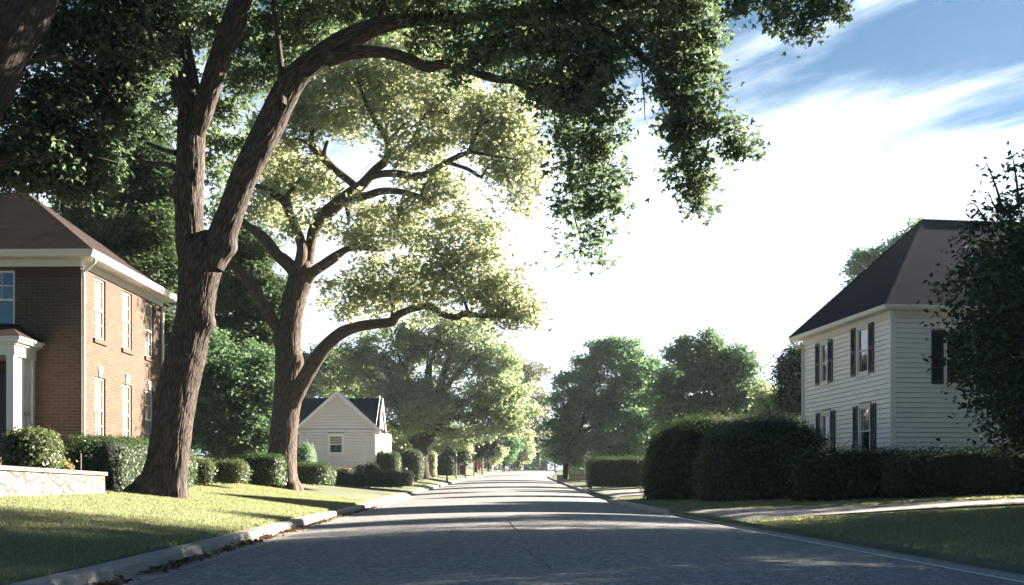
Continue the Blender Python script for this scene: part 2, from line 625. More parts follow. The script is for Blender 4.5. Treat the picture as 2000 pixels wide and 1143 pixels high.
def stone_mat(name):
    m, nt, N, L, out = new_mat(name)
    uv = N.new('ShaderNodeUVMap')
    n = tex_noise(N, L, uv.outputs[0], 3.0, 3)
    wv = N.new('ShaderNodeVectorMath'); wv.operation = 'MULTIPLY_ADD'
    L.new(n.outputs['Color'], wv.inputs[0]); wv.inputs[1].default_value = (0.16, 0.16, 0)
    L.new(uv.outputs[0], wv.inputs[2])
    v1 = N.new('ShaderNodeTexVoronoi'); v1.feature = 'DISTANCE_TO_EDGE'
    v1.inputs['Scale'].default_value = 2.6; L.new(wv.outputs[0], v1.inputs['Vector'])
    v2 = N.new('ShaderNodeTexVoronoi'); v2.inputs['Scale'].default_value = 2.6; L.new(wv.outputs[0], v2.inputs['Vector'])
    sepc = N.new('ShaderNodeSeparateColor'); L.new(v2.outputs['Color'], sepc.inputs[0])
    stone = ramp(N, L, sepc.outputs[0], [(0.0, (0.11, 0.085, 0.072)), (0.5, (0.155, 0.122, 0.105)), (1.0, (0.19, 0.162, 0.138))])
    f = tex_noise(N, L, uv.outputs[0], 22, 5, 0.6)
    stone = mixc(N, L, mulf(N, L, f.outputs[0], 0.5), stone, (0.125, 0.098, 0.080))
    j = N.new('ShaderNodeMapRange'); j.clamp = True
    L.new(v1.outputs['Distance'], j.inputs[0]); j.inputs[1].default_value = 0.015; j.inputs[2].default_value = 0.05
    col = mixc(N, L, j.outputs[0], (0.055, 0.044, 0.038), stone)
    pb = N.new('ShaderNodeBsdfPrincipled')
    L.new(col, pb.inputs['Base Color']); pb.inputs['Roughness'].default_value = 0.9
    b1 = bump(N, L, j.outputs[0], 0.9, 0.03)
    L.new(bump(N, L, f.outputs[0], 0.5, 0.012, b1), pb.inputs['Normal'])
    L.new(pb.outputs[0], out.inputs[0])
    return m


def asphalt_mat(name, base, spk, light=False):
    m, nt, N, L, out = new_mat(name)
    tc = N.new('ShaderNodeTexCoord')
    o = tc.outputs['Object']
    big = tex_noise(N, L, mapping(N, L, o, (0.45, 0.16, 1)), 1.0, 5, 0.6)
    mid = tex_noise(N, L, o, 9, 5, 0.7)
    vo = N.new('ShaderNodeTexVoronoi'); vo.inputs['Scale'].default_value = 46
    L.new(o, vo.inputs['Vector'])
    sc = N.new('ShaderNodeSeparateColor'); L.new(vo.outputs['Color'], sc.inputs[0])
    agg = ramp(N, L, sc.outputs[0], [(0.0, tuple(x * 0.45 for x in base)), (0.62, base), (0.82, base), (0.93, spk), (1.0, tuple(x * 1.4 for x in spk))])
    col = mixc(N, L, mulf(N, L, big.outputs[0], 0.55), agg, tuple(x * 1.25 for x in base))
    v2 = N.new('ShaderNodeTexVoronoi'); v2.inputs['Scale'].default_value = 13
    L.new(o, v2.inputs['Vector'])
    s2 = N.new('ShaderNodeSeparateColor'); L.new(v2.outputs['Color'], s2.inputs[0])
    patch = ramp(N, L, s2.outputs[1], [(0.0, (0.62, 0.62, 0.63)), (0.5, (1, 1, 1)), (0.85, (1.05, 1.05, 1.05)), (1.0, (1.7, 1.7, 1.7))])
    col = mixc(N, L, 1.0, col, patch, 'MULTIPLY')
    col = mixc(N, L, mulf(N, L, mid.outputs[0], 0.35), col, tuple(x * 0.55 for x in base))
    pb = N.new('ShaderNodeBsdfPrincipled')
    L.new(col, pb.inputs['Base Color'])
    pb.inputs['Roughness'].default_value = 0.78
    pb.inputs['Specular IOR Level'].default_value = 0.4
    hh = N.new('ShaderNodeMath'); hh.operation = 'ADD'
    L.new(vo.outputs['Distance'], hh.inputs[0]); L.new(mid.outputs[0], hh.inputs[1])
    L.new(bump(N, L, hh.outputs[0], 0.55, 0.012), pb.inputs['Normal'])
    L.new(pb.outputs[0], out.inputs[0])
    return m


def lawn_mat(name, a, b, c):
    m, nt, N, L, out = new_mat(name)
    tc = N.new('ShaderNodeTexCoord')
    o = tc.outputs['Object']
    n1 = tex_noise(N, L, o, 0.35, 5, 0.65)
    n2 = tex_noise(N, L, o, 16, 5, 0.7)
    col = ramp(N, L, n1.outputs[0], [(0.3, a), (0.55, b), (0.75, c)])
    col = mixc(N, L, mulf(N, L, n2.outputs[0], 0.6), col, tuple(x * 0.55 for x in a))
    pb = N.new('ShaderNodeBsdfPrincipled')
    L.new(col, pb.inputs['Base Color']); pb.inputs['Roughness'].default_value = 0.95
    pb.inputs['Specular IOR Level'].default_value = 0.1
    L.new(bump(N, L, n2.outputs[0], 0.9, 0.06), pb.inputs['Normal'])
    L.new(pb.outputs[0], out.inputs[0])
    return m


def glass_mat(name, col, rough=0.04):
    m, nt, N, L, out = new_mat(name)
    tc = N.new('ShaderNodeTexCoord')
    n = tex_noise(N, L, tc.outputs['Object'], 2.2, 2)
    pb = N.new('ShaderNodeBsdfPrincipled')
    c = mixc(N, L, n.outputs[0], tuple(x * 0.7 for x in col), col)
    L.new(c, pb.inputs['Base Color'])
    pb.inputs['Roughness'].default_value = rough
    pb.inputs['Specular IOR Level'].default_value = 0.9
    pb.inputs['Coat Weight'].default_value = 0.6
    pb.inputs['Coat Roughness'].default_value = 0.02
    L.new(bump(N, L, n.outputs[0], 0.12, 0.02), pb.inputs['Normal'])
    L.new(pb.outputs[0], out.inputs[0])
    return m


MT = dict(
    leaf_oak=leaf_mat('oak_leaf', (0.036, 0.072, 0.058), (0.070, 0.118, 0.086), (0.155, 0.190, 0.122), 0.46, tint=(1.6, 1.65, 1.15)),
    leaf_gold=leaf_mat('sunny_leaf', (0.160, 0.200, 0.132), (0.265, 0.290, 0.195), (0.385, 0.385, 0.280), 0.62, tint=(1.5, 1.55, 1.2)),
    leaf_maple=leaf_mat('maple_leaf', (0.110, 0.178, 0.128), (0.205, 0.265, 0.178), (0.335, 0.355, 0.245), 0.56, tint=(1.5, 1.6, 1.15)),
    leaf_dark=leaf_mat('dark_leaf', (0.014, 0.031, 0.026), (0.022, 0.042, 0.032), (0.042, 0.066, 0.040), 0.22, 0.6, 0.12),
    leaf_shade=leaf_mat('shade_leaf', (0.036, 0.084, 0.076), (0.064, 0.126, 0.100), (0.130, 0.182, 0.115), 0.42),
    leaf_blue=leaf_mat('bluish_leaf', (0.050, 0.130, 0.118), (0.085, 0.180, 0.145), (0.180, 0.250, 0.155), 0.46),
    needle=leaf_mat('pine_needle', (0.026, 0.058, 0.046), (0.050, 0.090, 0.058), (0.115, 0.150, 0.085), 0.30),
    leaf_hedge=leaf_mat('hedge_leaf', (0.016, 0.036, 0.023), (0.030, 0.060, 0.030), (0.070, 0.100, 0.044), 0.32),
    leaf_box=leaf_mat('boxwood_leaf', (0.040, 0.064, 0.038), (0.070, 0.098, 0.050), (0.125, 0.140, 0.070), 0.32, 0.35, 0.5),
    leaf_pale=leaf_mat('pale_leaf', (0.12, 0.125, 0.06), (0.18, 0.165, 0.09), (0.24, 0.18, 0.13), 0.45),
    leaf_grey=leaf_mat('greyish_leaf', (0.070, 0.085, 0.060), (0.110, 0.115, 0.080), (0.155, 0.145, 0.100), 0.45),
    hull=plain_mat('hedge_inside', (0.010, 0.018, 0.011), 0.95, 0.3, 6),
    grass=leaf_mat('grass_blade', (0.085, 0.125, 0.070), (0.150, 0.172, 0.122), (0.29, 0.280, 0.225), 0.45, 0.6, 0.2),
    lawn=lawn_mat('lawn_turf', (0.100, 0.125, 0.070), (0.176, 0.192, 0.132), (0.29, 0.284, 0.222)),
    soil=plain_mat('planting_soil', (0.050, 0.036, 0.026), 0.95, 0.4, 5, 0.03, 12),
    bark=bark_mat('oak_bark', (0.013, 0.010, 0.010), (0.046, 0.037, 0.033), (0.15, 0.120, 0.102), 17, 1.8),
    bark2=bark_mat('maple_bark', (0.022, 0.016, 0.014), (0.066, 0.050, 0.043), (0.16, 0.122, 0.100), 14, 2.0),
    bark3=bark_mat('dark_bark', (0.012, 0.010, 0.010), (0.036, 0.029, 0.026), (0.075, 0.060, 0.052), 10, 1.5),
    brick=brick_mat('red_brick'),
    brick_trim=plain_mat('brick_sill', (0.062, 0.036, 0.026), 0.85, 0.25, 9, 0.006, 60),
    white=plain_mat('white_paint', (0.66, 0.63, 0.59), 0.5, 0.05, 3),
    white_siding=plain_mat('white_siding', (0.78, 0.75, 0.74), 0.55, 0.05, 1.5, 0.002, 60),
    grey_siding=plain_mat('grey_siding', (0.60, 0.55, 0.515), 0.7, 0.09, 2.0, 0.004, 40),
    shutter=plain_mat('shutter_paint', (0.020, 0.024, 0.034), 0.5, 0.15, 6),
    door=plain_mat('dark_door_paint', (0.018, 0.018, 0.026), 0.45, 0.1, 4),
    roof_brown=shingle_mat('brown_shingle', (0.028, 0.021, 0.020), (0.046, 0.035, 0.033), (0.011, 0.009, 0.009)),
    roof_blue=shingle_mat('slate_blue_shingle', (0.006, 0.014, 0.029), (0.011, 0.022, 0.042), (0.003, 0.006, 0.011)),
    curtain=glass_mat('curtained_glass', (0.19, 0.165, 0.145), 0.06),
    screen=plain_mat('insect_screen', (0.062, 0.054, 0.050), 0.55, 0.25, 30),
    glass=glass_mat('dark_glass', (0.020, 0.026, 0.030), 0.03),
    stone=stone_mat('field_stone'),
    cap=plain_mat('cap_stone', (0.15, 0.118, 0.100), 0.85, 0.15, 3, 0.008, 30),
    asphalt=asphalt_mat('asphalt', (0.185, 0.186, 0.195), (0.46, 0.455, 0.455)),
    drive=asphalt_mat('driveway_concrete', (0.26, 0.245, 0.235), (0.36, 0.345, 0.33)),
    kerb=plain_mat('kerb_concrete', (0.30, 0.275, 0.25), 0.85, 0.22, 2.5, 0.008, 45),
    edge=plain_mat('edge_line', (0.82, 0.79, 0.76), 0.8, 0.2, 4, 0.004, 50),
    tar=plain_mat('crack_tar', (0.016, 0.016, 0.018), 0.7, 0.2, 8),
    litter=leaf_mat('dead_leaf', (0.060, 0.034, 0.022), (0.11, 0.062, 0.038), (0.19, 0.12, 0.065), 0.15),
    black=plain_mat('black_metal', (0.015, 0.015, 0.017), 0.45, 0.1, 5, metal=0.3),
    bin=plain_mat('grey_plastic', (0.045, 0.048, 0.055), 0.5, 0.1, 5),
    red=plain_mat('red_paint', (0.50, 0.05, 0.035), 0.5, 0.1, 5),
    wood=plain_mat('grey_wood', (0.24, 0.19, 0.16), 0.8, 0.2, 6, 0.004, 40),
    tan=plain_mat('tan_wall', (0.34, 0.28, 0.24), 0.8, 0.1, 3),
    knob=plain_mat('dark_knob', (0.02, 0.017, 0.015), 0.35, 0.1, 5, metal=0.6),
)

# ------------------------------------------------------------------ ground shape
YS = np.arange(-40, 620.01, 0.5)


def smooth_curve(pts, sig):
    x, y = zip(*pts)
    v = np.interp(YS, x, y)
    k = np.exp(-0.5 * (np.arange(-3 * sig, 3 * sig + 0.1, 0.5) / sig) ** 2); k /= k.sum()
    pad = len(k) // 2
    vv = np.concatenate([v[0] + (np.arange(-pad, 0)) * (v[1] - v[0]), v, v[-1] + np.arange(1, pad + 1) * (v[-1] - v[-2])])
    return np.convolve(vv, k, mode='valid')[:len(YS)]


ZR = smooth_curve([(-60, -0.9), (0, 0), (29, .43), (48.5, .72), (64, 1.1), (97, 1.95), (159, 3.5), (240, 6.2), (400, 9), (700, 12)], 5)
CX = smooth_curve([(-60, 1.6), (0, 1.0), (13, .65), (29, .06), (48, -.42), (64, -.5), (97, -.5), (159, -.2), (240, 4), (400, 22), (700, 70)], 5)
KL = smooth_curve([(-60, .03), (0, .05), (12, .09), (18, .118), (31, .118), (48, .15), (58, .13), (68, .085), (79, .14), (100, .2), (160, .16), (300, .05), (700, .02)], 2)
KR = smooth_curve([(-60, .03), (0, .05), (60, .05), (100, .06), (700, .03)], 4)
HW = 4.85
zr = lambda y: float(np.interp(y, YS, ZR))
cx = lambda y: float(np.interp(y, YS, CX))


def terr(x, y):
    c = cx(y)
    u = max(c - HW - x, x - c - HW)
    if u < 0: return zr(y) + 0.13 * (1 - ((x - c) / HW) ** 2)
    k = float(np.interp(y, YS, KL if x < c else KR))
    base = zr(y) + (0.15 if x < c else 0.10)
    uu = min(u, 9.0) + max(0, u - 9.0) * 0.25
    return base + k * uu


def ribbon(name, ys, cols, mat, kind='structure', loc=None, thick=None, cat=None):
    """cols(y) -> list of (x, z) across; a strip mesh"""
    V = []
    for y in ys:
        V += [(x, y, z) for x, z in cols(y)]
    w = len(cols(ys[0]))
    i = (np.arange(len(ys) - 1)[:, None] * w + np.arange(w - 1)[None, :]).ravel()
    F = np.stack([i, i + 1, i + w + 1, i + w], axis=1)
    o = mesh_obj(name, np.array(V), F, mat, loc=loc, smooth=False)
    tag(o, kind=kind)
    return o


def gcols(y):
    c = cx(y)
    ul = [0.24, .6, 1.2, 2, 3, 4, 5, 6, 7, 8, 9, 11, 14, 20, 35, 70, 160, 420]
    L_ = [(c - HW - u, terr(c - HW - u, y)) for u in ul][::-1]
    ur = [0.12, .5, 1.0, 2, 3, 4, 5, 6, 7, 8, 9, 11, 14, 20, 35, 70, 160, 420]
    R_ = [(c + HW + u, terr(c + HW + u, y)) for u in ur]
    return L_ + [(c - HW - 0.2, zr(y) - 0.12), (c, zr(y) - 0.12), (c + HW + 0.1, zr(y) - 0.12)] + R_


ys_g = np.concatenate([np.arange(-40, 90, 1.0), np.arange(90, 200, 3.0), np.arange(200, 601, 10.0)])
ribbon('ground', ys_g, gcols, MT['lawn'])
ribbon('road', ys_g, lambda y: [(cx(y) + HW * t, zr(y) + 0.13 * (1 - t * t)) for t in np.linspace(-1.02, 1.0, 15)], MT['asphalt'])


def kerb_run(y0, y1, side, h, ramp0=0.0, ramp1=0.0):
    m = MB()
    y = y0
    while y < y1 - 0.05:
        ye = min(y + 2.4, y1)
        n = 4
        for k in range(n):
            ya = y + (ye - y - 0.018) * k / n
            yb = y + (ye - y - 0.018) * (k + 1) / n

            def prof(q):
                hh = h
                if ramp0 and q < y0 + ramp0: hh = 0.03 + (h - 0.03) * (q - y0) / ramp0
                if ramp1 and q > y1 - ramp1: hh = 0.03 + (h - 0.03) * (y1 - q) / ramp1
                z = zr(q)
                c = cx(q) + side * HW
                return [Vector((c + side * o, q, z + t)) for o, t in
                        ((0, -0.05), (0.02, hh * 0.75), (0.045, hh), (0.20, hh + 0.012), (0.27, hh - 0.02), (0.27, -0.1))]
            A, B = prof(ya), prof(yb)
            for i in range(5):
                q = (A[i], B[i], B[i + 1], A[i + 1])
                m.poly(*(q if side > 0 else q[::-1]))
            if k == 0: m.poly(*A)
            if k == n - 1: m.poly(*B[::-1])
        y = ye
    o = m.build('kerb', MT['kerb'])
    tag(o, kind='structure')


kerb_run(3, 64.5, -1, 0.17, 0, 1.6)
kerb_run(78, 200, -1, 0.15, 1.2)
kerb_run(37.2, 58, 1, 0.13, 1.2, 4)
kerb_run(70, 200, 1, 0.13, 2)
# concrete gutter pan on the left and the flush edge strips on the right
gp = ribbon('gutter', np.arange(3, 64, 1.0), lambda y: [(cx(y) - HW - 0.01 + t, zr(y) + 0.13 * (1 - (1 - t / HW) ** 2) + 0.005) for t in (0, 0.2, 0.42)], MT['kerb'])
ribbon('edge_line', np.arange(3, 38, 1.0), lambda y: [(cx(y) + HW - 0.16 + t, zr(y) + 0.13 * (1 - (1 - (0.16 - t) / HW) ** 2) + 0.006) for t in (0, 0.115)], MT['edge'])
ribbon('edge_strip', np.arange(3, 30, 1.0), lambda y: [(cx(y) + HW - 0.02, zr(y) + 0.008), (cx(y) + HW + 0.24, zr(y) + 0.09), (cx(y) + HW + 0.26, zr(y) + 0.02)], MT['kerb'])


def sheet(name, ring, mat, lift, nx=24, ny=8):
    """a bilinear patch draped on the terrain: ring = 4 corner (x, y)"""
    a, b, c, d = [np.array(p, float) for p in ring]
    V = []
    for j in range(ny + 1):
        for i in range(nx + 1):
            s, t = i / nx, j / ny
            p = (a * (1 - s) + b * s) * (1 - t) + (d * (1 - s) + c * s) * t
            x, y = p
            u = abs(x - cx(y)) - HW
            z = terr(x, y) if u > 0.9 else zr(y) + max(0, u) / 0.9 * (terr(cx(y) + math.copysign(HW + 0.9, x - cx(y)), y) - zr(y))
            V.append((x, y, z + lift + 0.035))
    w = nx + 1
    i = (np.arange(ny)[:, None] * w + np.arange(nx)[None, :]).ravel()
    F = np.stack([i, i + 1, i + w + 1, i + w], axis=1)
    o = mesh_obj(name, np.array(V), F, mat)
    tag(o, kind='structure')
    return o


cR = lambda y: cx(y) + HW
cL = lambda y: cx(y) - HW
sheet('driveway', [(cR(28), 28), (9.5, 29.3), (9.5, 33.2), (cR(37.5), 37.5)], MT['drive'], 0.0)
sheet('driveway', [(9.5, 29.3), (26, 29.0), (26, 32.6), (9.5, 33.2)], MT['drive'], 0.004)
sheet('driveway', [(cR(58), 58), (26, 62.5), (26, 69), (cR(70), 70)], MT['drive'], 0.0)
sheet('driveway', [(cL(64.5), 64.5), (cL(78), 78), (-30, 73), (-30, 66)], MT['drive'], 0.0)
sheet('driveway', [(cL(98), 98), (cL(106), 106), (-24, 106), (-24, 100)], MT['drive'], 0.0)


def crack(pts, w):
    V, F = [], []
    for i, (px, py) in enumerate(pts):
        # pixel row -> point on the road surface
        d = 12.0
        for _ in range(30): d = FPX * (CAMZ - zr(d) - 0.12) / (py - HY)
        x = (px - 1000) / FPX * d
        ww = w * (0.5 + random.random())
        for s in (-1, 1):
            V.append((x + s * ww, d, zr(d) + 0.13 * (1 - ((x - cx(d)) / HW) ** 2) + 0.005))
    n = len(pts)
    F = np.array([[2 * i, 2 * i + 1, 2 * i + 3, 2 * i + 2] for i in range(n - 1)])
    tag(mesh_obj('road_crack', np.array(V), F, MT['tar']), kind='structure')


crack([(992, 1018), (998, 1024), (1003, 1031), (1010, 1037), (1014, 1041)], 0.018)
crack([(975, 1066), (1000, 1067), (1015, 1069), (1030, 1076), (1040, 1087), (1058, 1096), (1066, 1104), (1076, 1113)], 0.015)
crack([(1392, 1084), (1420, 1096), (1455, 1101), (1500, 1098), (1560, 1090)], 0.014)

# gutter litter
n = 2600
yy = RNG.uniform(12, 45, n) ** 1.0
yy = 12 + (RNG.random(n) ** 1.3) * 34
tt = np.abs(RNG.normal(0, 0.11, n)) + 0.03
keep = np.sin(yy * 1.3) + np.sin(yy * 3.1 + 1) + RNG.normal(0, 0.8, n) > -0.3
yy, tt = yy[keep], tt[keep]
pos = np.array([(cx(y) - HW + 0.02 + t, y, zr(y) + 0.13 * (1 - (1 - t / HW) ** 2) + 0.02 + 0.03 * random.random()) for y, t in zip(yy, tt)])
v, f = leaves(pos, 0.085, 1, 0.0, 1.2, 0.33)
tag(mesh_obj('leaf_litter', v, f, MT['litter']), 'brown fallen leaves lying in the gutter by the left kerb', 'leaf litter', kind='stuff')


def grass(n, box, right):
    x = RNG.uniform(box[0], box[1], n * 3)
    y = box[2] + (box[3] - box[2]) * RNG.random(n * 3) ** 1.15
    c = np.interp(y, YS, CX)
    u = (x - c - HW) if right else (c - HW - x)
    ok = u > (0.26 if right else 0.28)
    ok &= (np.abs(x / y) < 0.46)
    if right: ok &= ~((y > 28 - 0.0) & (y < 33.6) & (x > 5)) & ~((y > 27) & (y < 38) & (u < 9.5 - 4.9) & ((y - 28) > (x - 4.8) * 0.28) & ((y - 37.5) < -(x - 4.8) * 0.9))
    else: ok &= ~((x < -9.45) & (y < 29.6))
    x, y, u = x[ok][:n], y[ok][:n], u[ok][:n]
    k = np.interp(y, YS, KR if right else KL)
    z = np.interp(y, YS, ZR) + (0.10 if right else 0.15) + k * (np.minimum(u, 9) + np.maximum(0, u - 9) * 0.25)
    m = len(x)
    h = RNG.uniform(0.025, 0.060, m) * (1 + 0.4 * (y / 30))
    th = RNG.uniform(0, math.pi, m)
    w = 0.005 + 0.00045 * y
    lean = RNG.normal(0, 0.5, (m, 2)) * h[:, None]
    base = np.stack([x, y, z - 0.01], 1)
    dx = np.stack([np.cos(th) * w, np.sin(th) * w, np.zeros(m)], 1)
    tip = base + np.stack([lean[:, 0], lean[:, 1], h], 1)
    V = np.stack([base - dx, base + dx, tip], 1).reshape(-1, 3)
    return V, np.arange(len(V)).reshape(-1, 3)


a = grass(250000, (-11, -3, 9, 46), False)
b = grass(160000, (4.4, 15.5, 10, 46), True)
tag(mesh_obj('grass', np.vstack([a[0], b[0]]), np.vstack([a[1], b[1] + len(a[0])]), MT['grass']),
    'short green grass on the lawns on both sides of the road', 'grass', kind='stuff')

# ------------------------------------------------------------------ brick house (left)
def window(F, a0, a1, z0, z1, parent, mats, recess=0.08, trim=0.0, mull=2, rows=2, sill=None, lower='screen', name='window', lights=True):
    m = MB()
    fw = 0.055
    ob, of = -recess - 0.03, -recess + 0.03
    zm = (z0 + z1) / 2
    for q in ((a0, a0 + fw, z0, z1), (a1 - fw, a1, z0, z1), (a0 + fw, a1 - fw, z1 - fw, z1), (a0 + fw, a1 - fw, z0, z0 + fw)):
        m.fbox(F, q[0], q[1], ob, of, q[2], q[3])
    m.fbox(F, a0 + fw, a1 - fw, ob, of - 0.012, zm - 0.03, zm + 0.03)
    if trim:
        for q in ((a0 - trim, a0, z0 - trim, z1 + trim), (a1, a1 + trim, z0 - trim, z1 + trim), (a0, a1, z1, z1 + trim), (a0, a1, z0 - trim, z0)):
            m.fbox(F, q[0], q[1], -0.02, 0.045, q[2], q[3])
        m.fbox(F, a0 - trim - 0.03, a1 + trim + 0.03, 0.0, 0.085, z0 - trim - 0.05, z0 - trim)
        m.fbox(F, a0 - trim - 0.02, a1 + trim + 0.02, 0.0, 0.07, z1 + trim, z1 + trim + 0.045)
    w = m.build(name, mats['frame'], parent)
    i0, i1 = a0 + fw, a1 - fw
    g = MB(); g.poly(F(i0, -recess - 0.012, zm + 0.03), F(i1, -recess - 0.012, zm + 0.03), F(i1, -recess - 0.012, z1 - fw), F(i0, -recess - 0.012, z1 - fw))
    g.build('pane', mats['upper'], w)
    g = MB(); g.poly(F(i0, -recess - 0.018, z0 + fw), F(i1, -recess - 0.018, z0 + fw), F(i1, -recess - 0.018, zm - 0.03), F(i0, -recess - 0.018, zm - 0.03))
    g.build('insect_screen' if lower == 'screen' else 'pane', mats['lower'], w)
    if lights:
        mu = MB()
        for zz0, zz1 in ((zm + 0.03, z1 - fw), (z0 + fw, zm - 0.03)):
            if zz0 < zm and lower == 'glass': continue
            for k in range(1, mull + 1):
                x = i0 + (i1 - i0) * k / (mull + 1)
                mu.fbox(F, x - 0.009, x + 0.009, -recess - 0.010, -recess + 0.004, zz0, zz1)
            for k in range(1, rows):
                z = zz0 + (zz1 - zz0) * k / rows
                mu.fbox(F, i0, i1, -recess - 0.010, -recess + 0.002, z - 0.009, z + 0.009)
        mu.build('glazing_bar', mats['frame'], w)
    return w


def brick_house():
    C = Vector((-11.59, 33.0, 0))
    s = Vector((0.17, 7.0, 0)).normalized()
    l = Vector((-s.y, s.x, 0))
    D, W = 7.0, 11.0
    zb, zt, zf = 0.9, 7.28, 7.62
    h = thing('brick_house', (C.x, C.y, zb), 'two storey red brick house with white trim and brown roof behind the big tree', 'house')
    FS, FF = frame(C, s, -l), frame(C, l, -s)
    ups = [(1.0, 1.9, 5.5, 7.2), (3.28, 4.15, 5.5, 7.2), (5.38, 6.22, 5.5, 7.2)]
    los = [(a, b, 2.62, 4.44) for a, b, _, _ in ups]
    fw = [(1.78, 2.85, 5.62, 7.18), (4.6, 5.7, 5.62, 7.18), (7.5, 8.6, 5.62, 7.18), (4.6, 5.7, 2.62, 4.44), (7.5, 8.6, 2.62, 4.44)]
    m = MB()
    m.wall(FS, 0, D, zb, zt, ups + los)
    m.wall(FF, 0, W, zb, zt, fw)
    FB = frame(C + s * D, l, s)
    m.wall(FB, 0, W, zb, zt, [])
    FL = frame(C + l * W, s, l)
    m.wall(FL, 0, D, zb, zt, [])
    m.build('brick_wall', MT['brick'], h)
    # soldier course under the frieze and over windows, brick sills, keystones
    wm = dict(frame=MT['white'], upper=MT['curtain'], lower=MT['screen'])
    for q in ups + los:
        w = window(FS, *q, h, wm)
        sb = MB(); sb.fbox(FS, q[0] - 0.06, q[1] + 0.06, -0.09, 0.055, q[2] - 0.13, q[2] - 0.002)
        sb.build('sill', MT['brick_trim'], w)
    for q in fw:
        w = window(FF, *q, h, dict(frame=MT['white'], upper=MT['glass'], lower=MT['glass']), lower='glass', recess=0.06)
        sb = MB(); sb.fbox(FF, q[0] - 0.06, q[1] + 0.06, -0.09, 0.055, q[2] - 0.13, q[2] - 0.002)
        sb.build('sill', MT['brick_trim'], w)
    for q in los:
        k = MB()
        c = (q[0] + q[1]) / 2
        pts = [(c - 0.10, q[3] + 0.012), (c + 0.10, q[3] + 0.012), (c + 0.17, q[3] + 0.30), (c - 0.17, q[3] + 0.30)]
        A = [FS(a, 0.035, z) for a, z in pts]; B = [FS(a, -0.01, z) for a, z in pts]
        k.poly(*A)
        for i in range(4): k.poly(A[i], B[i], B[(i + 1) % 4], A[(i + 1) % 4])
        k.build('keystone', MT['white'], h)
    def soldiers(F, x0, x1):
        sc = MB(); x = x0
        while x < x1 - 0.05:
            sc.fbox(F, x, x + 0.0855, -0.02, 0.004 if int(x / 0.086) % 2 else 0.002, zt - 0.30, zt - 0.02)
            x += 0.086
        sc.build('soldier_course', MT['brick_trim'], h)
    edges = [0.02] + [v for q in ups for v in (q[0] - 0.03, q[1] + 0.03)] + [D]
    for k in range(0, len(edges), 2): soldiers(FS, edges[k], edges[k + 1])
    soldiers(FF, 0.02, 1.72); soldiers(FF, 2.9, 4.5)
    # frieze, soffit, gutter
    ov = 0.42
    fr = MB()
    fr.fbox(FS, -0.03, D + 0.03, -0.02, 0.035, zt, zf)
    fr.fbox(FF, 0.0, W, -0.02, 0.032, zt, zf)
    fr.build('frieze', MT['white'], h)
    so = MB()
    so.fbox(FS, -ov, D + ov, 0.036, ov, zf - 0.14, zf - 0.10)
    so.fbox(FF, -0.03, W, 0.036, ov, zf - 0.14, zf - 0.10)
    for o in (0.15, 0.27): so.fbox(FS, -ov, D + ov, o, o + 0.012, zf - 0.152, zf - 0.139)
    so.build('soffit', MT['white'], h)
    gprof = [(ov, zf - 0.16), (ov + 0.07, zf - 0.16), (ov + 0.12, zf - 0.06), (ov + 0.125, zf + 0.02), (ov + 0.105, zf + 0.025), (ov, zf + 0.02)]
    gu = MB()
    gu.prism(FS, gprof, -ov - 0.125, D + ov)
    gu.prism(FF, gprof, -ov + 0.0, W)
    gu.build('gutter', MT['white'], h)
    # roof: hip end over the side wall
    e = ov + 0.10
    zr0, zap = zf + 0.02, 10.15
    A = C - s * e - l * e; A.z = zr0
    B = C + s * (D + e) - l * e; B.z = zr0
    A2 = C - s * e + l * (W + e); A2.z = zr0
    B2 = C + s * (D + e) + l * (W + e); B2.z = zr0
    ap = C + s * (D / 2) + l * 2.95; ap.z = zap
    ap2 = C + s * (D / 2) + l * (W - 2.95); ap2.z = zap
    r = MB()
    r.poly(A, B, ap); r.poly(A2, A, ap, ap2); r.poly(B, B2, ap2, ap); r.poly(B2, A2, ap2)
    r.poly(A, A2, B2, B)
    r.build('roof', MT['roof_brown'], h)
    # downspouts
    for b0 in (0.06, D - 0.05):
        pts = [FS(b0 - 0.30 if b0 < 1 else b0 + 0.30, ov + 0.06, zf - 0.13), FS(b0 - 0.28 if b0 < 1 else b0 + 0.28, ov + 0.05, zf - 0.26), FS(b0, 0.10, zf - 0.46), FS(b0, 0.07, zf - 0.66), FS(b0, 0.07, 4.0), FS(b0, 0.07, 1.2)]
        v, f, u = tube(pts, [0.045] * 6, nseg=8, step=0.15)
        mesh_obj('downspout', v, f, MT['white'], h, smooth=True)
    # portico
    pd = 1.35
    po0, po1 = 1.22, 3.2           # along the front
    col = MB()
    c2 = MB(); c2.fbox(FF, po1 - 0.2, po1, pd - 0.2, pd, 2.3, 4.75); c2.build('porch_post', MT['white'], h)
    col.fbox(FF, po0, po0 + 0.20, pd - 0.2, pd, 2.3, 4.75)
    col.fbox(FF, po0 - 0.02, po0 + 0.22, pd - 0.22, pd + 0.02, 2.3, 2.45)
    col.build('porch_post', MT['white'], h)
    pil = MB()
    pil.fbox(FF, po0 - 0.0, po0 + 0.16, 0.0, 0.16, 2.3, 4.75)
    pil.fbox(FF, po0 + 0.06, po0 + 0.12, 0.16, pd - 0.2, 2.3, 4.75)
    for o in (0.35, 0.62, 0.9): pil.fbox(FF, po0 + 0.05, po0 + 0.06, o, o + 0.04, 2.35, 4.7)
    pil.build('porch_side_panel', MT['white'], h)
    kb = MB()
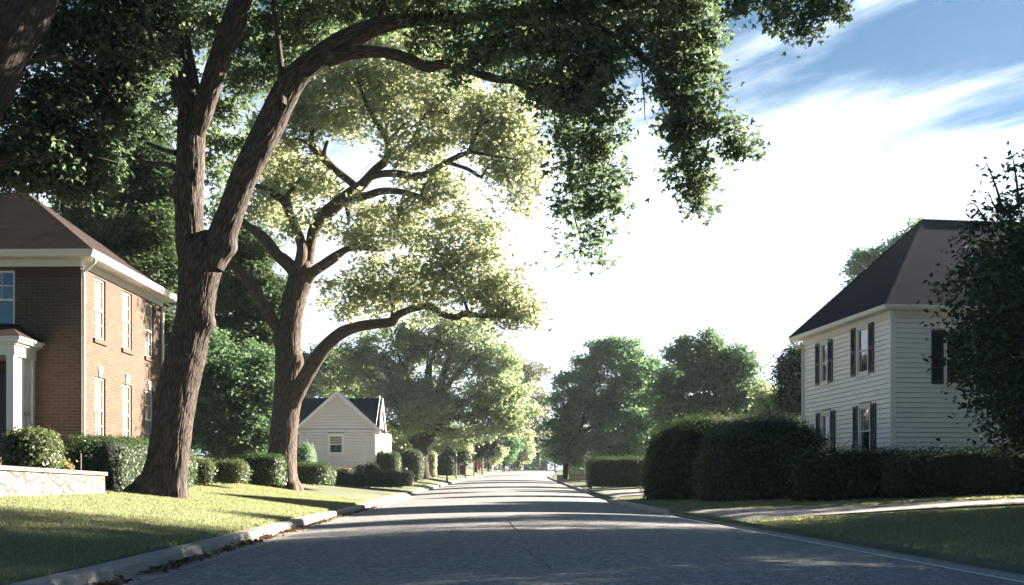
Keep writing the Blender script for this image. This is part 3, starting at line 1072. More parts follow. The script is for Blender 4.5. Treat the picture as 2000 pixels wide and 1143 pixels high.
    for k in range(8):
        a0 = k * math.pi / 4; a1 = a0 + math.pi / 4
        for (r0, o0), (r1, o1) in (((0.0, -0.07), (0.05, -0.06)), ((0.05, -0.06), (0.05, -0.02)), ((0.05, -0.02), (0.02, 0.05))):
            kb.poly(*[FF(po0 - 0.02 + o, 0.62 + rr * math.cos(t), 3.28 + rr * math.sin(t)) for rr, o, t in ((r0, o0, a0), (r1, o1, a0), (r1, o1, a1), (r0, o0, a1))])
    kb.build('knob', MT['knob'], h)
    en = MB()
    en.fbox(FF, po0 - 0.03, po1 + 0.03, 0.0, pd + 0.03, 4.75, 5.02)
    en.fbox(FF, po0 - 0.10, po1 + 0.1, 0.0, pd + 0.10, 5.02, 5.08)
    en.fbox(FF, po0 - 0.20, po1 + 0.2, 0.0, pd + 0.20, 5.08, 5.15)
    en.fbox(FF, po0 - 0.26, po1 + 0.26, 0.0, pd + 0.26, 5.15, 5.21)
    en.build('entablature', MT['white'], h)
    pr = MB()
    q = [FF(po0 - 0.27, 0, 5.21), FF(po0 - 0.27, pd + 0.27, 5.21), FF(po1 + 0.27, pd + 0.27, 5.21), FF(po1 + 0.27, 0, 5.21)]
    t = [FF(po0 + 0.45, 0.0, 5.72), FF(po0 + 0.6, 0.25, 5.72), FF(po1 - 0.6, 0.25, 5.72), FF(po1 - 0.45, 0.0, 5.72)]
    for i in range(3): pr.poly(q[i], q[i + 1], t[i + 1], t[i])
    pr.poly(*t)
    pr.build('porch_roof', MT['roof_brown'], h)
    dr = MB()
    dr.fbox(FF, po0 + 0.42, po1 - 0.42, 0.0, 0.06, 2.32, 4.5)
    for z0, z1 in ((2.5, 3.3), (3.5, 4.3)):
        for a0 in (po0 + 0.52, po0 + 1.05): dr.fbox(FF, a0, a0 + 0.4, 0.06, 0.075, z0, z1)
    dr.build('door', MT['door'], h)
    st = MB()
    st.fbox(FF, po0 - 0.1, po1 + 0.1, 0.0, pd + 0.1, 0.9, 2.3)
    st.fbox(FF, po0 + 0.2, po1 - 0.2, pd + 0.1, pd + 0.4, 0.9, 2.1)
    st.fbox(FF, po0 + 0.2, po1 - 0.2, pd + 0.4, pd + 0.7, 0.9, 1.9)
    st.build('porch_step', MT['brick_trim'], h)


brick_house()

# ------------------------------------------------------------------ white house (right)
def shutter(F, a0, a1, z0, z1, parent):
    m = MB()
    m.fbox(F, a0, a0 + 0.05, 0.02, 0.065, z0, z1)
    m.fbox(F, a1 - 0.05, a1, 0.02, 0.065, z0, z1)
    for z in (z0, (z0 + z1) / 2 - 0.04, z1 - 0.08): m.fbox(F, a0 + 0.05, a1 - 0.05, 0.02, 0.062, z, z + 0.08)
    z = z0 + 0.09
    while z < z1 - 0.1:
        m.poly(F(a0 + 0.05, 0.062, z), F(a1 - 0.05, 0.062, z), F(a1 - 0.05, 0.028, z + 0.055), F(a0 + 0.05, 0.028, z + 0.055))
        m.poly(F(a0 + 0.05, 0.028, z), F(a1 - 0.05, 0.028, z), F(a1 - 0.05, 0.062, z), F(a0 + 0.05, 0.062, z))
        z += 0.055
    m.build('shutter', MT['shutter'], parent)


def white_house():
    near = Vector((13.6, 44.0, 0)); far = Vector((12.45, 52.4, 0))
    s = (far - near).normalized()
    D = (far - near).length
    l = Vector((s.y, -s.x, 0))          # to the right along the front
    W = 13.0
    zb, zt = 0.9, 7.75
    h = thing('white_house', (near.x, near.y, zb), 'two storey white clapboard house with dark shutters and slate blue hip roof on the right', 'house')
    FS, FF = frame(near, s, -l), frame(near, l, -s)
    ppos = lambda px: [t for t in np.linspace(0, D, 900) if 1000 + FPX * (near + s * t).x / (near + s * t).y <= px][0]

    def zpos(py, t): return CAMZ + (HY - py) * (near + s * t).y / FPX
    wins = []
    for g0, g1, pt, pbm in ((1676, 1696, 641, 728), (1605, 1617, 672, 746), (1680, 1700, 796, 888), (1606, 1622, 812, 880)):
        t0, t1 = ppos(g1), ppos(g0)
        tm = (t0 + t1) / 2
        wins.append((t0, t1, zpos(pbm, tm), zpos(pt, tm)))
    wins[3] = (wins[3][0], wins[3][1], wins[2][2], wins[2][3])
    fwin = (2.05, 3.1, 5.15, 7.0)
    tr = 0.10
    cut = [(q[0] - tr, q[1] + tr, q[2] - tr, q[3] + tr) for q in wins]
    m = MB()
    m.siding(FS, lambda z: (0.13, D - 0.13), zb, zt, 0.178, cut)
    m.siding(FF, lambda z: (0.13, W), zb, zt, 0.178, [(fwin[0] - tr, fwin[1] + tr, fwin[2] - tr, fwin[3] + tr)])
    FB = frame(far, l, s)
    m.wall(FB, 0, W, zb, zt, [])
    FE = frame(near + l * W, s, l)
    m.wall(FE, 0, D, zb, zt, [])
    m.build('siding', MT['white_siding'], h)
    cb = MB()
    cb.fbox(FS, -0.03, 0.13, -0.05, 0.034, zb, zt)
    cb.fbox(FF, -0.034, 0.13, -0.05, 0.031, zb, zt)
    c3 = MB(); c3.fbox(FS, D - 0.13, D + 0.02, -0.05, 0.034, zb, zt); c3.build('corner_board', MT['white_siding'], h)
    cb.build('corner_board', MT['white_siding'], h)
    for i, q in enumerate(wins):
        w = window(FS, *q, h, dict(frame=MT['white'], upper=MT['glass'], lower=MT['glass']), recess=0.03, trim=tr, lower='glass', lights=(i > 1), mull=3, rows=2)
        sw = 0.46
        shutter(FS, q[0] - tr - sw, q[0] - tr - 0.01, q[2] - 0.08, q[3] + 0.1, h)
        shutter(FS, q[1] + tr + 0.01, q[1] + tr + sw, q[2] - 0.08, q[3] + 0.1, h)
    window(FF, *fwin, h, dict(frame=MT['white'], upper=MT['glass'], lower=MT['glass']), recess=0.03, trim=tr, lower='glass', lights=False)
    shutter(FF, fwin[0] - tr - 0.46, fwin[0] - tr - 0.01, fwin[2], fwin[3] + 0.1, h)
    shutter(FF, fwin[1] + tr + 0.01, fwin[1] + tr + 0.46, fwin[2], fwin[3] + 0.1, h)
    ov = 0.40
    so = MB()
    so.fbox(FS, -ov, D + ov, 0.0, ov, zt, zt + 0.05)
    so.fbox(FF, 0.0, W, 0.0, ov, zt, zt + 0.047)
    so.fbox(FS, 0.03, D, 0.0, 0.06, zt - 0.20, zt)
    so.fbox(FF, 0.03, W, 0.0, 0.057, zt - 0.20, zt)
    so.build('soffit', MT['white'], h)
    gprof = [(ov, zt), (ov + 0.07, zt), (ov + 0.12, zt + 0.09), (ov + 0.125, zt + 0.15), (ov + 0.10, zt + 0.155), (ov, zt + 0.15)]
    gu = MB()
    gu.prism(FS, gprof, -ov - 0.125, D + ov)
    gu.prism(FF, gprof, -ov, W)
    gu.build('gutter', MT['white'], h)
    pts = [FS(D + 0.3, ov + 0.05, zt + 0.02), FS(D + 0.28, ov, zt - 0.12), FS(D - 0.06, 0.12, zt - 0.32), FS(D - 0.06, 0.09, zt - 0.5), FS(D - 0.06, 0.09, 4), FS(D - 0.06, 0.09, 1.0)]
    v, f, u = tube(pts, [0.045] * 6, nseg=8, step=0.15)
    mesh_obj('downspout', v, f, MT['white'], h, smooth=True)
    e = ov + 0.11
    z0, zap = zt + 0.15, 12.05
    A = near - s * e - l * e; B = far + s * e - l * e
    A2 = near - s * e + l * (W + e); B2 = far + s * e + l * (W + e)
    for q in (A, B, A2, B2): q.z = z0
    mid = (near + far) / 2
    ap = mid + l * 3.25; ap.z = zap
    ap2 = mid + l * (W - 3.25); ap2.z = zap
    r = MB()
    r.poly(B, A, ap); r.poly(A, A2, ap2, ap); r.poly(B2, B, ap, ap2); r.poly(A2, B2, ap2); r.poly(A, B, B2, A2)
    ro = r.build('roof', MT['roof_blue'], h)
    hc = MB()
    up = Vector((0, 0, 0.035))
    for p, q in ((A, ap), (B, ap), (ap, ap2)):
        dv = (q - p).normalized()
        sv = dv.cross(Vector((0, 0, 1))).normalized() * 0.15
        nseg = int((q - p).length / 0.22)
        for k in range(nseg):
            a = p + (q - p) * (k / nseg); b = p + (q - p) * ((k + 1) / nseg)
            lift = Vector((0, 0, 0.018))
            hc.poly(a - sv - up + lift, a + up + lift, b + up, b - sv - up)
            hc.poly(a + up + lift, a + sv - up + lift, b + sv - up, b + up)
    hc.build('hip_cap', MT['roof_blue'], ro)


white_house()

# ------------------------------------------------------------------ small grey house
def grey_house():
    d = 79.0
    xa, xb = (585 - 1000) / FPX * d, (733 - 1000) / FPX * d      # front gable wall
    zt = CAMZ + (HY - 838) * d / FPX
    zg = CAMZ + (HY - 772) * d / FPX
    zb = 1.6
    h = thing('grey_house', (xa, d, zb), 'small grey shingled house with white gable trim past the second tree', 'house')
    FF = frame((xa, d, 0), (1, 0, 0), (0, -1, 0))
    W = xb - xa
    mid = W / 2
    win = (mid - 0.1 - 0.42, mid - 0.1 + 0.42, CAMZ + (HY - 885) * d / FPX, CAMZ + (HY - 851) * d / FPX)
    m = MB()
    m.siding(FF, lambda z: (0, W), zb, zt, 0.19, [(win[0] - .1, win[1] + .1, win[2] - .1, win[3] + .1)], 0.018)
    sl = (zg - zt) / mid
    m.siding(FF, lambda z: (max(0, (z - zt) / sl), min(W, W - (z - zt) / sl)), zt, zg - 0.05, 0.19, [], 0.018)
    FR = frame((xb, d, 0), (0.04, 1, 0), (1, -0.04, 0))
    D = 7.5
    bay = (0.5, 3.4, CAMZ + (HY - 892) * d / FPX, CAMZ + (HY - 852) * d / FPX)
    m.siding(FR, lambda z: (0, D), zb, zt, 0.19, [(bay[0], bay[1], bay[2], bay[3])], 0.018)
    gh = 2.35
    m.siding(FR, lambda z: (0.0 + (z - zt) / gh * 2.1, 4.2 - (z - zt) / gh * 2.1), zt, zt + gh - 0.05, 0.19, [], 0.018)
    FL = frame((xa, d, 0), (0, 1, 0), (-1, 0, 0))
    m.wall(FL, 0, D, zb, zt, [])
    m.build('siding', MT['grey_siding'], h)
    window(FF, *win, h, dict(frame=MT['white'], upper=MT['curtain'], lower=MT['glass']), recess=0.03, trim=0.10, lower='glass', mull=3, rows=3)
    # triple window on the road side
    a0 = bay[0] + 0.1
    for k in range(3):
        window(FR, a0 + k * 0.93, a0 + k * 0.93 + 0.83, bay[2] + 0.1, bay[3] - 0.1, h, dict(frame=MT['white'], upper=MT['curtain'], lower=MT['glass']), recess=0.03, trim=0.05, lower='glass', mull=1, rows=2)
    tb = MB()
    t2 = MB(); t2.fbox(FF, -0.02, 0.10, -0.02, 0.045, zb, zt); t2.build('corner_board', MT['white'], h)
    tb.fbox(FF, W - 0.10, W + 0.02, -0.02, 0.045, zb, zt)
    tb.fbox(FR, 0.0, 0.12, -0.02, 0.045, zb, zt)
    tb.build('corner_board', MT['white'], h)
    # rake boards and roof planes: front gable
    ov = 0.35
    rk = MB()
    lo, hi = zt - ov * sl, zg
    for sgn in (-1, 1):
        ea = mid + sgn * (mid + ov)
        q = [(ea, lo - 0.0), (mid, hi), (mid, hi + 0.26), (ea, lo + 0.26)]
        A = [FF(a, 0.30, z) for a, z in q]; B = [FF(a, 0.36, z) for a, z in q]
        rk.poly(*A); rk.poly(*B[::-1])
        for i in range(4): rk.poly(A[i], A[(i + 1) % 4], B[(i + 1) % 4], B[i])
        rk.poly(FF(ea, 0, lo), FF(mid, 0, hi), FF(mid, 0.30, hi), FF(ea, 0.30, lo))
        e0, e1 = sorted((mid + sgn * (mid + ov), mid + sgn * (mid - 0.15)))
        rk.fbox(FF, e0, e1, 0.0, 0.37, lo - 0.05, lo + 0.16)
    rk.build('rake_board', MT['white'], h)
    r = MB()
    zc = zg - 0.05     # ridge of the cross roof a little under the gable ridge
    for sgn in (-1, 1):
        ea = mid + sgn * (mid + ov + 0.02)
        r.poly(FF(ea, 0.37, lo + 0.27), FF(mid, 0.37, hi + 0.27), FF(mid, -4.5, hi + 0.27), FF(ea, -4.5, lo + 0.27))
    # main roof running left-right behind
    zl = zt - 0.1
    zr_ = CAMZ + (HY - 780) * (d + 3) / FPX
    x0, x1 = -4.5, W + 0.22
    r.poly(FF(x0, -0.06, zl), FF(x1, -0.06, zl), FF(x1 - 0.02, -2.1, zr_), FF(x0, -2.1, zr_))
    r.poly(FF(x0, -4.4, zl), FF(x0, -2.1, zr_), FF(x1, -2.1, zr_), FF(x1, -4.4, zl))
    r.build('roof', MT['roof_blue'], h)
    rb = MB()
    for o0, o1, z0, z1 in ((-0.05, -2.1, zl, zr_), (-4.45, -2.1, zl, zr_)):
        q = [FF(x1, o0, z0 - 0.2), FF(x1, o1, z1 - 0.2), FF(x1, o1, z1 + 0.03), FF(x1, o0, z0 + 0.03)]
        w2 = [p + Vector((0.06, 0, 0)) for p in q]
        rb.poly(*q); rb.poly(*w2)
        for i in range(4): rb.poly(q[i], q[(i + 1) % 4], w2[(i + 1) % 4], w2[i])
    rb.build('rake_board', MT['white'], h)
    wl = MB()
    FX = frame((xa - 4.3, d + 0.3, 0), (1, 0, 0), (0, -1, 0))
    wl.siding(FX, lambda z: (0, 4.3), zb, zl, 0.19, [], 0.018)
    wl.build('wing_wall', MT['grey_siding'], h)


grey_house()

# ------------------------------------------------------------------ stone wall and planted terrace
def stone_wall():
    A, B = Vector((-9.77, 29.5, 0)), Vector((-9.5, 17.0, 0))
    s = (B - A).normalized(); n = Vector((-s.y, s.x, 0))
    if n.x < 0: n = -n
    L_ = (B - A).length
    F = frame(A, s, n)
    w = thing('stone_wall', (A.x, A.y, 0.8), 'low field stone retaining wall with a flat cap beside the lawn', 'wall')
    m = MB()
    m.fbox(F, 0, L_, -0.32, 0, 0.5, 1.60)
    m.build('stonework', MT['stone'], w)
    c = MB()
    x = -0.05
    while x < L_:
        x2 = min(x + 0.9 + 0.3 * random.random(), L_)
        c.fbox(F, x, x2 - 0.008, -0.38, 0.05, 1.603, 1.685)
        x = x2
    c.build('cap_stone', MT['cap'], w)
    t = MB()
    t.poly(F(0.02, -0.3, 1.55), F(L_, -0.3, 1.55), F(L_, -9, 1.62), F(0.02, -9, 1.62))
    t.poly(F(0.02, -0.3, 1.55), F(0.02, -9, 1.62), F(0.02, -9, 0.6), F(0.02, -0.3, 0.6))
    tag(t.build('planting_bed', MT['soil']), kind='structure')


stone_wall()

# ------------------------------------------------------------------ hedges and bushes
def superpts(n, r, p, rng, wav, ph):
    """points on a rounded box of half sizes r"""
    area = np.array([r[1] * r[2], r[1] * r[2], r[0] * r[2], r[0] * r[2], r[0] * r[1]])
    f = rng.choice(5, size=n, p=area / area.sum())
    q = rng.uniform(-1, 1, size=(n, 3))
    for k, (ax_, sg) in enumerate(((0, 1), (0, -1), (1, 1), (1, -1), (2, 1))): q[f == k, ax_] = sg
    nr = np.sum(np.abs(q) ** p, axis=1) ** (1 / p)
    q = q / nr[:, None]
    w = q * r
    dis = 1 + wav * (np.sin(w[:, 0] * 3.1 + ph) * np.sin(w[:, 1] * 2.7 + 1.3 * ph) + 0.7 * np.sin(w[:, 2] * 4.3 + ph + w[:, 0] * 1.7))
    nn = norm(np.sign(q) * np.abs(q) ** (p - 1) / r)
    return q * r * dis[:, None], nn


def hedge(name, label, cat, parts, n, leaf=0.07, mat='leaf_hedge', group=None, p=4.0, wav=0.035, rot=0.0, shaggy=0.05, loc=None):
    """parts: (cx, cy, cz, rx, ry, rz[, p]) rounded masses of one hedge"""
    V, F, I = [], [], []
    k = 0
    tot = sum(q[3] * q[5] + q[4] * q[5] + q[3] * q[4] for q in parts)
    cr, sr = math.cos(rot), math.sin(rot)
    for q in parts:
        c = np.array(q[:3]); r = np.array(q[3:6])
        pp = q[6] if len(q) > 6 else p
        ph = random.random() * 6
        m = int(n * (q[3] * q[5] + q[4] * q[5] + q[3] * q[4]) / tot)
        w, nn = superpts(m, r, pp, RNG, wav, ph)
        w = w + nn * RNG.normal(-0.3, 1.0, (m, 1)) * shaggy
        rt = lambda a: np.stack([a[:, 0] * cr - a[:, 1] * sr, a[:, 0] * sr + a[:, 1] * cr, a[:, 2]], 1)
        v, f = leaves(rt(w) + c, leaf, 1, 0.0, 0.15, 0.36, rt(nn))
        V.append(v); F.append(f + k); I.append(np.zeros(len(f), int)); k += len(v)
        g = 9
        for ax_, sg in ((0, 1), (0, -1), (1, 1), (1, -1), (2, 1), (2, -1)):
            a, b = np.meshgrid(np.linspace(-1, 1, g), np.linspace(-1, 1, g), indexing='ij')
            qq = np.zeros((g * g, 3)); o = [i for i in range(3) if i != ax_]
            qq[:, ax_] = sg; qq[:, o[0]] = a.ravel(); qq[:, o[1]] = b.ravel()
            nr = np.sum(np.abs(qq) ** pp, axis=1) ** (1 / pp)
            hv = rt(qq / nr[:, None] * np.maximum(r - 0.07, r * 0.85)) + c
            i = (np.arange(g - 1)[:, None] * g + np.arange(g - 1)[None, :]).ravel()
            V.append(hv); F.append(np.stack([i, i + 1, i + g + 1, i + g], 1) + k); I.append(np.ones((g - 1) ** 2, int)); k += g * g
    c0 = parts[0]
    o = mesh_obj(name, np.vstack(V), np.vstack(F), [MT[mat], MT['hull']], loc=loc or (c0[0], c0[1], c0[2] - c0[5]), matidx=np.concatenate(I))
    return tag(o, label, cat, group)


def hpart(px0, px1, pt, pb, d, depth, p=4.0):
    """a hedge mass from its outline in the photograph, its near face at depth d"""
    a = P(px0, pb, d); b = P(px1, pt, d)
    return ((a.x + b.x) / 2, d + depth / 2, (a.z + b.z) / 2, (b.x - a.x) / 2, depth / 2, (b.z - a.z) / 2, p)


# left side
hedge('clipped_hedge', 'tall clipped green hedge along the brick house wall beside the big trunk', 'hedge', [(-10.55, 34.6, 1.85, 0.75, 3.9, 0.78, 7)], 26000, 0.06)
hedge('round_bush', 'round glossy bush growing on top of the stone wall terrace', 'bush', [hpart(-8, 90, 836, 922, 26.6, 1.3, 2.3)], 5200, 0.075, 'leaf_box', shaggy=0.06)
hedge('low_plant', 'small dry plant at the end of the stone wall terrace', 'plant', [hpart(100, 136, 909, 922, 27.8, 0.4, 2.2)], 260, 0.09, 'leaf_pale', shaggy=0.08)
hedge('boxwood', 'smaller round boxwood just right of the big trunk', 'bush', [hpart(366, 412, 900, 948, 39.5, 0.9, 2.6)], 4200, 0.06, 'leaf_box', 'round boxwoods behind the big trunk')
hedge('boxwood', 'wider boxwood between the two large trunks', 'bush', [hpart(408, 476, 899, 948, 40.2, 1.1, 2.4)], 5200, 0.06, 'leaf_box', 'round boxwoods behind the big trunk')
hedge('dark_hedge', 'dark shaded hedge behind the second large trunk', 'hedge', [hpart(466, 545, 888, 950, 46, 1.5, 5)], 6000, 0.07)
hedge('clipped_hedge', 'sunlit ended hedge just right of the second large trunk', 'hedge', [hpart(560, 641, 905, 948, 50, 2.2, 4.5)], 8000, 0.06)
hedge('corner_shrub', 'loose green shrub at the left corner of the grey house', 'bush', [hpart(574, 608, 864, 935, 70, 1.5, 2.4)], 4000, 0.08, 'leaf_blue', shaggy=0.1)
hedge('box_hedge', 'smallest square clipped hedge in front of the grey gable wall', 'hedge', [hpart(649, 684, 925, 951, 66.5, 1.1, 6)], 3600, 0.055, group='clipped hedges before the grey house')
hedge('box_hedge', 'rounded end clipped hedge touching the smallest square hedge', 'hedge', [hpart(683, 720, 926, 953, 66.2, 1.3, 4)], 3600, 0.055, group='clipped hedges before the grey house')
hedge('box_hedge', 'longest low clipped hedge near the driveway by the white post', 'hedge', [hpart(712, 781, 920, 954, 65.8, 1.6, 5)], 6000, 0.055, group='clipped hedges before the grey house')
hedge('box_hedge', 'thin yellowish hedge right beside the small white post', 'hedge', [hpart(780, 800, 920, 952, 66.8, 2.6, 5)], 2600, 0.055, 'leaf_gold', group='clipped hedges before the grey house')
hedge('leafy_bush', 'dark leafy bush rising behind the longest low clipped hedge', 'bush', [hpart(708, 738, 905, 945, 68, 1.0, 2.4)], 2400, 0.08, 'leaf_dark', shaggy=0.08)
hedge('flower_bush', 'pinkish flowering bush between the low clipped hedges', 'bush', [hpart(692, 712, 906, 930, 67.8, 0.6, 2.1)], 700, 0.08, 'leaf_pale', shaggy=0.1)
hedge('flower_bush', 'yellowish tuft behind the smallest square hedge', 'bush', [hpart(655, 682, 913, 930, 68, 0.6, 2.1)], 600, 0.08, 'leaf_pale', shaggy=0.1)
hedge('round_topiary', 'squat round clipped shrub under the triple window', 'bush', [hpart(730, 779, 882, 924, 71, 1.4, 3)], 5200, 0.06, group='round clipped shrubs by the grey house')
hedge('round_topiary', 'tall egg shaped clipped shrub beside the maple trunk', 'bush', [hpart(779, 825, 877, 943, 74, 1.5, 2.8)], 6200, 0.06, group='round clipped shrubs by the grey house')
hedge('columnar_shrub', 'sunlit yellow columnar shrub right of the maple trunk', 'bush', [hpart(838, 851, 880, 934, 98, 0.8, 3)], 2400, 0.09, 'leaf_gold')
hedge('dark_hedge', 'dark hedge behind the black lamp post', 'hedge', [hpart(850, 888, 888, 930, 118, 3, 4)], 3600, 0.12, 'leaf_dark')
# right side
hedge('mounded_hedge', 'big rounded hedge with sunlit top edge by the road', 'hedge', [hpart(1266, 1580, 803, 1060, 49.5, 5.0, 2.25)], 52000, 0.075, 'leaf_hedge', shaggy=0.11, wav=0.04)
hedge('mounded_hedge', 'big dark rounded hedge in front of the white house corner', 'hedge', [hpart(1380, 1650, 810, 1060, 42, 4.6, 2.35)], 44000, 0.07, 'leaf_hedge', shaggy=0.11, wav=0.04)
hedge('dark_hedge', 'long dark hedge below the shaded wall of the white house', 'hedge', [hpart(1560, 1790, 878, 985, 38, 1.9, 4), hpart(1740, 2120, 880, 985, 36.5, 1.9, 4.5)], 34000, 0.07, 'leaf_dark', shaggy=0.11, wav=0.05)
hedge('clipped_hedge', 'square clipped hedge with sunlit top in front of the right trees', 'hedge', [hpart(1153, 1273, 893, 953, 72, 2.6, 6.5)], 15000, 0.07, shaggy=0.07)

# ------------------------------------------------------------------ trees
def finish_tree(name, label, cat, base, tubes, pts, leaf, lmat, bmat, lobes=1, group=None, droop=0.35, up=0.5, wid=0.34):
    t = thing(name, base, label, cat, group)
    if tubes:
        v, f, u = join(tubes)
        mesh_obj('trunk', v, f, MT[bmat], t, uv=u, smooth=True)
    v, f = leaves(pts, leaf, lobes, droop, up, wid)
    mesh_obj('crown', v, f, MT[lmat], t)
    return t


def twigs(tubes, pts, n, r=0.012, ln=0.7):
    """short bare twigs inside the crown, at random spray points"""
    idx = RNG.integers(0, len(pts), n)
    for i in idx:
        p = pts[i]
        dv = RNG.normal(size=3); dv[2] = abs(dv[2]) * 0.4 + 0.1
        dv /= np.linalg.norm(dv)
        m = p - dv * ln * 0.5 + RNG.normal(size=3) * 0.05
        tubes.append(tube([Vector(p - dv * ln), Vector(m), Vector(p)], [r, r * 0.7, r * 0.3], nseg=4, step=0.3))


def big_tree():
    d = 31.0
    T = []
    B = lambda px, py, dd, amp, sg: (P(px, py, d + dd), amp, sg)
    burls = [B(412, 634, -0.1, 0.17, 0.17), B(455, 485, -0.2, 0.11, 0.17), B(340, 372, 0, 0.14, 0.16), B(375, 500, -0.5, 0.05, 0.3), B(330, 760, -0.4, 0.03, 0.4)]
    T.append(limb([(312, 992, d, 60), (315, 972, d, 52), (320, 950, d, 46), (325, 925, d, 41), (332, 870, d, 38.5), (341, 800, d, 37.5), (353, 740, d, 37), (365, 685, d, 37),
                   (376, 630, d, 34), (385, 575, d, 36.5), (391, 530, d, 40), (399, 492, d, 42), (404, 468, d, 27), (402, 452, d, 12)], rough=0.05, burls=burls, flare=0.75, seed=1.3, nseg=250, step=0.05, ridge=0.021))
    T.append(limb([(372, 520, d + .1, 22), (371, 470, d + .1, 27), (370, 420, d + .1, 26.5), (370, 360, d + .2, 27), (372, 310, d + .2, 27), (374, 250, d + .3, 27), (372, 210, d + .3, 25), (350, 140, d + .4, 25),
                   (334, 80, d + .5, 24), (322, 20, d + .6, 25), (312, -80, d + .8, 22), (290, -260, d + 1.2, 14), (280, -420, d + 1.4, 7)], rough=0.06, burls=burls, nseg=100, step=0.06, ridge=0.022))
    T.append(limb([(384, 270, d + .2, 14), (393, 230, d + .1, 19), (408, 180, d, 20), (424, 130, d - .1, 21), (440, 85, d - .2, 22), (458, 40, d - .3, 22.5), (475, -10, d - .4, 20),
                   (510, -120, d - .8, 16), (560, -300, d - 1.2, 9), (580, -420, d - 1.3, 5)], rough=0.06, nseg=84, step=0.06, ridge=0.018))
    T.append(limb([(383, 170, d + .2, 8), (376, 130, d + .2, 7), (366, 80, d + .3, 6), (362, 40, d + .4, 5), (350, -40, d + .5, 4)]))
    stem = [(412, 520, d - .1, 26), (428, 480, d - .1, 29), (440, 445, d - .2, 27), (454, 407, d - .2, 25), (470, 360, d - .3, 25), (491, 315, d - .4, 26), (510, 278, d - .5, 27.5), (528, 243, d - .5, 28),
            (548, 200, d - .6, 27), (570, 160, d - .7, 25), (598, 130, d - .8, 22), (626, 110, d - .9, 21), (656, 92, d - 1, 22), (690, 72, d - 1.1, 20), (735, 52, d - 1.3, 16.5), (795, 38, d - 1.6, 14.5), (860, 34, d - 2, 12.5), (915, 32, d - 2.3, 11.5), (985, 24, d - 2.7, 10.5),
            (1060, 17, d - 3.1, 10), (1100, 20, d - 3.3, 10), (1139, 36, d - 3.5, 9.5), (1178, 61, d - 3.7, 8), (1230, 92, d - 3.9, 7), (1264, 119, d - 4, 6), (1296, 165, d - 4.1, 4.6), (1328, 225, d - 4.2, 3.4), (1335, 290, d - 4.2, 2.4), (1345, 345, d - 4.2, 1.8), (1360, 395, d - 4.2, 1)]
    T.append(limb(stem, rough=0.05, burls=burls, nseg=96, step=0.06, ridge=0.018))
    T.append(limb([(548, 205, d - .9, 12), (551, 165, d - .85, 8), (547, 110, d - .7, 5.5), (540, 55, d - .6, 5), (532, 0, d - .5, 4), (528, -60, d - .5, 3)]))
    low = [(640, 116, d - 1, 16), (680, 104, d - 1.2, 13.5), (733, 101, d - 1.5, 11.5), (775, 108, d - 1.7, 11), (810, 121, d - 1.9, 10.5), (838, 131, d - 2.1, 11.5), (866, 125, d - 2.3, 9.5), (897, 131, d - 2.5, 8.5), (932, 143, d - 2.7, 8.5), (967, 154, d - 2.9, 8), (1002, 158, d - 3.1, 7), (1027, 171, d - 3.2, 6), (1055, 186, d - 3.3, 5),
           (1086, 204, d - 3.4, 4.2), (1097, 238, d - 3.5, 3.6), (1104, 280, d - 3.5, 3), (1112, 325, d - 3.5, 2.5), (1117, 370, d - 3.5, 2), (1126, 440, d - 3.6, 1.4), (1150, 500, d - 3.6, .8)]
    T.append(limb(low, rough=0.05))
    fine = [[(1097, 222, d - 3.5, 2.2), (1125, 268, d - 3.4, 1.8), (1135, 300, d - 3.4, 1.4), (1140, 350, d - 3.4, 1)],
            [(1139, 36, d - 3.5, 5), (1177, 28, d - 3.4, 4), (1212, 39, d - 3.2, 3.2), (1247, 46, d - 3.1, 2.6), (1300, 75, d - 3, 2), (1345, 112, d - 2.8, 1.4), (1380, 150, d - 2.8, 1)],
            [(1250, 113, d - 4, 2.4), (1257, 175, d - 4, 1.6), (1260, 236, d - 4, 0.9)],
            [(1279, 160, d - 4, 1.8), (1292, 205, d - 4, 1.4), (1302, 240, d - 4, .9)],
            [(743, 45, d - 1.3, 6), (746, 20, d - 1.2, 5.5), (754, -10, d - 1.1, 5), (775, -80, d - .9, 3.5)],
            [(1139, 30, d - 3.5, 4), (1125, 0, d - 3.4, 3.6), (1118, -60, d - 3.2, 3)],
            [(1002, 160, d - 3.1, 3), (1040, 165, d - 3.4, 3), (1090, 170, d - 3.8, 2.6), (1140, 190, d - 4, 2), (1170, 240, d - 4, 1.6), (1180, 320, d - 4, 1.2), (1160, 430, d - 4, .8)],
            [(345, 330, d + .2, 7), (320, 320, d + .5, 5), (290, 318, d + .8, 4), (250, 300, d + 1.2, 3)],
            [(345, 300, d + .2, 6), (310, 290, d + 1.5, 4.5), (270, 270, d + 2.2, 3)],
            [(1040, 20, d - 3, 6), (1100, -20, d - 3.8, 6), (1250, -40, d - 4.8, 5), (1420, -30, d - 5.4, 4), (1520, 0, d - 5.6, 3), (1560, 40, d - 5.6, 2), (1575, 80, d - 5.6, 1)],
            [(1480, -18, d - 5.5, 2.5), (1560, -10, d - 5.7, 2), (1610, 8, d - 5.8, 1.4), (1640, 20, d - 5.8, .8)],
            [(510, -120, d - .8, 12), (640, -150, d - 2.5, 10), (820, -140, d - 4, 8), (1000, -100, d - 5, 6), (1150, -60, d - 6, 4)],
            [(560, -300, d - 1.2, 8), (700, -330, d, 6), (850, -330, d + 1, 4)], [(290, -260, d + 1.2, 9), (150, -330, d + 1, 6), (20, -330, d + .5, 4)]]
    for q in fine: T.append(limb(q))
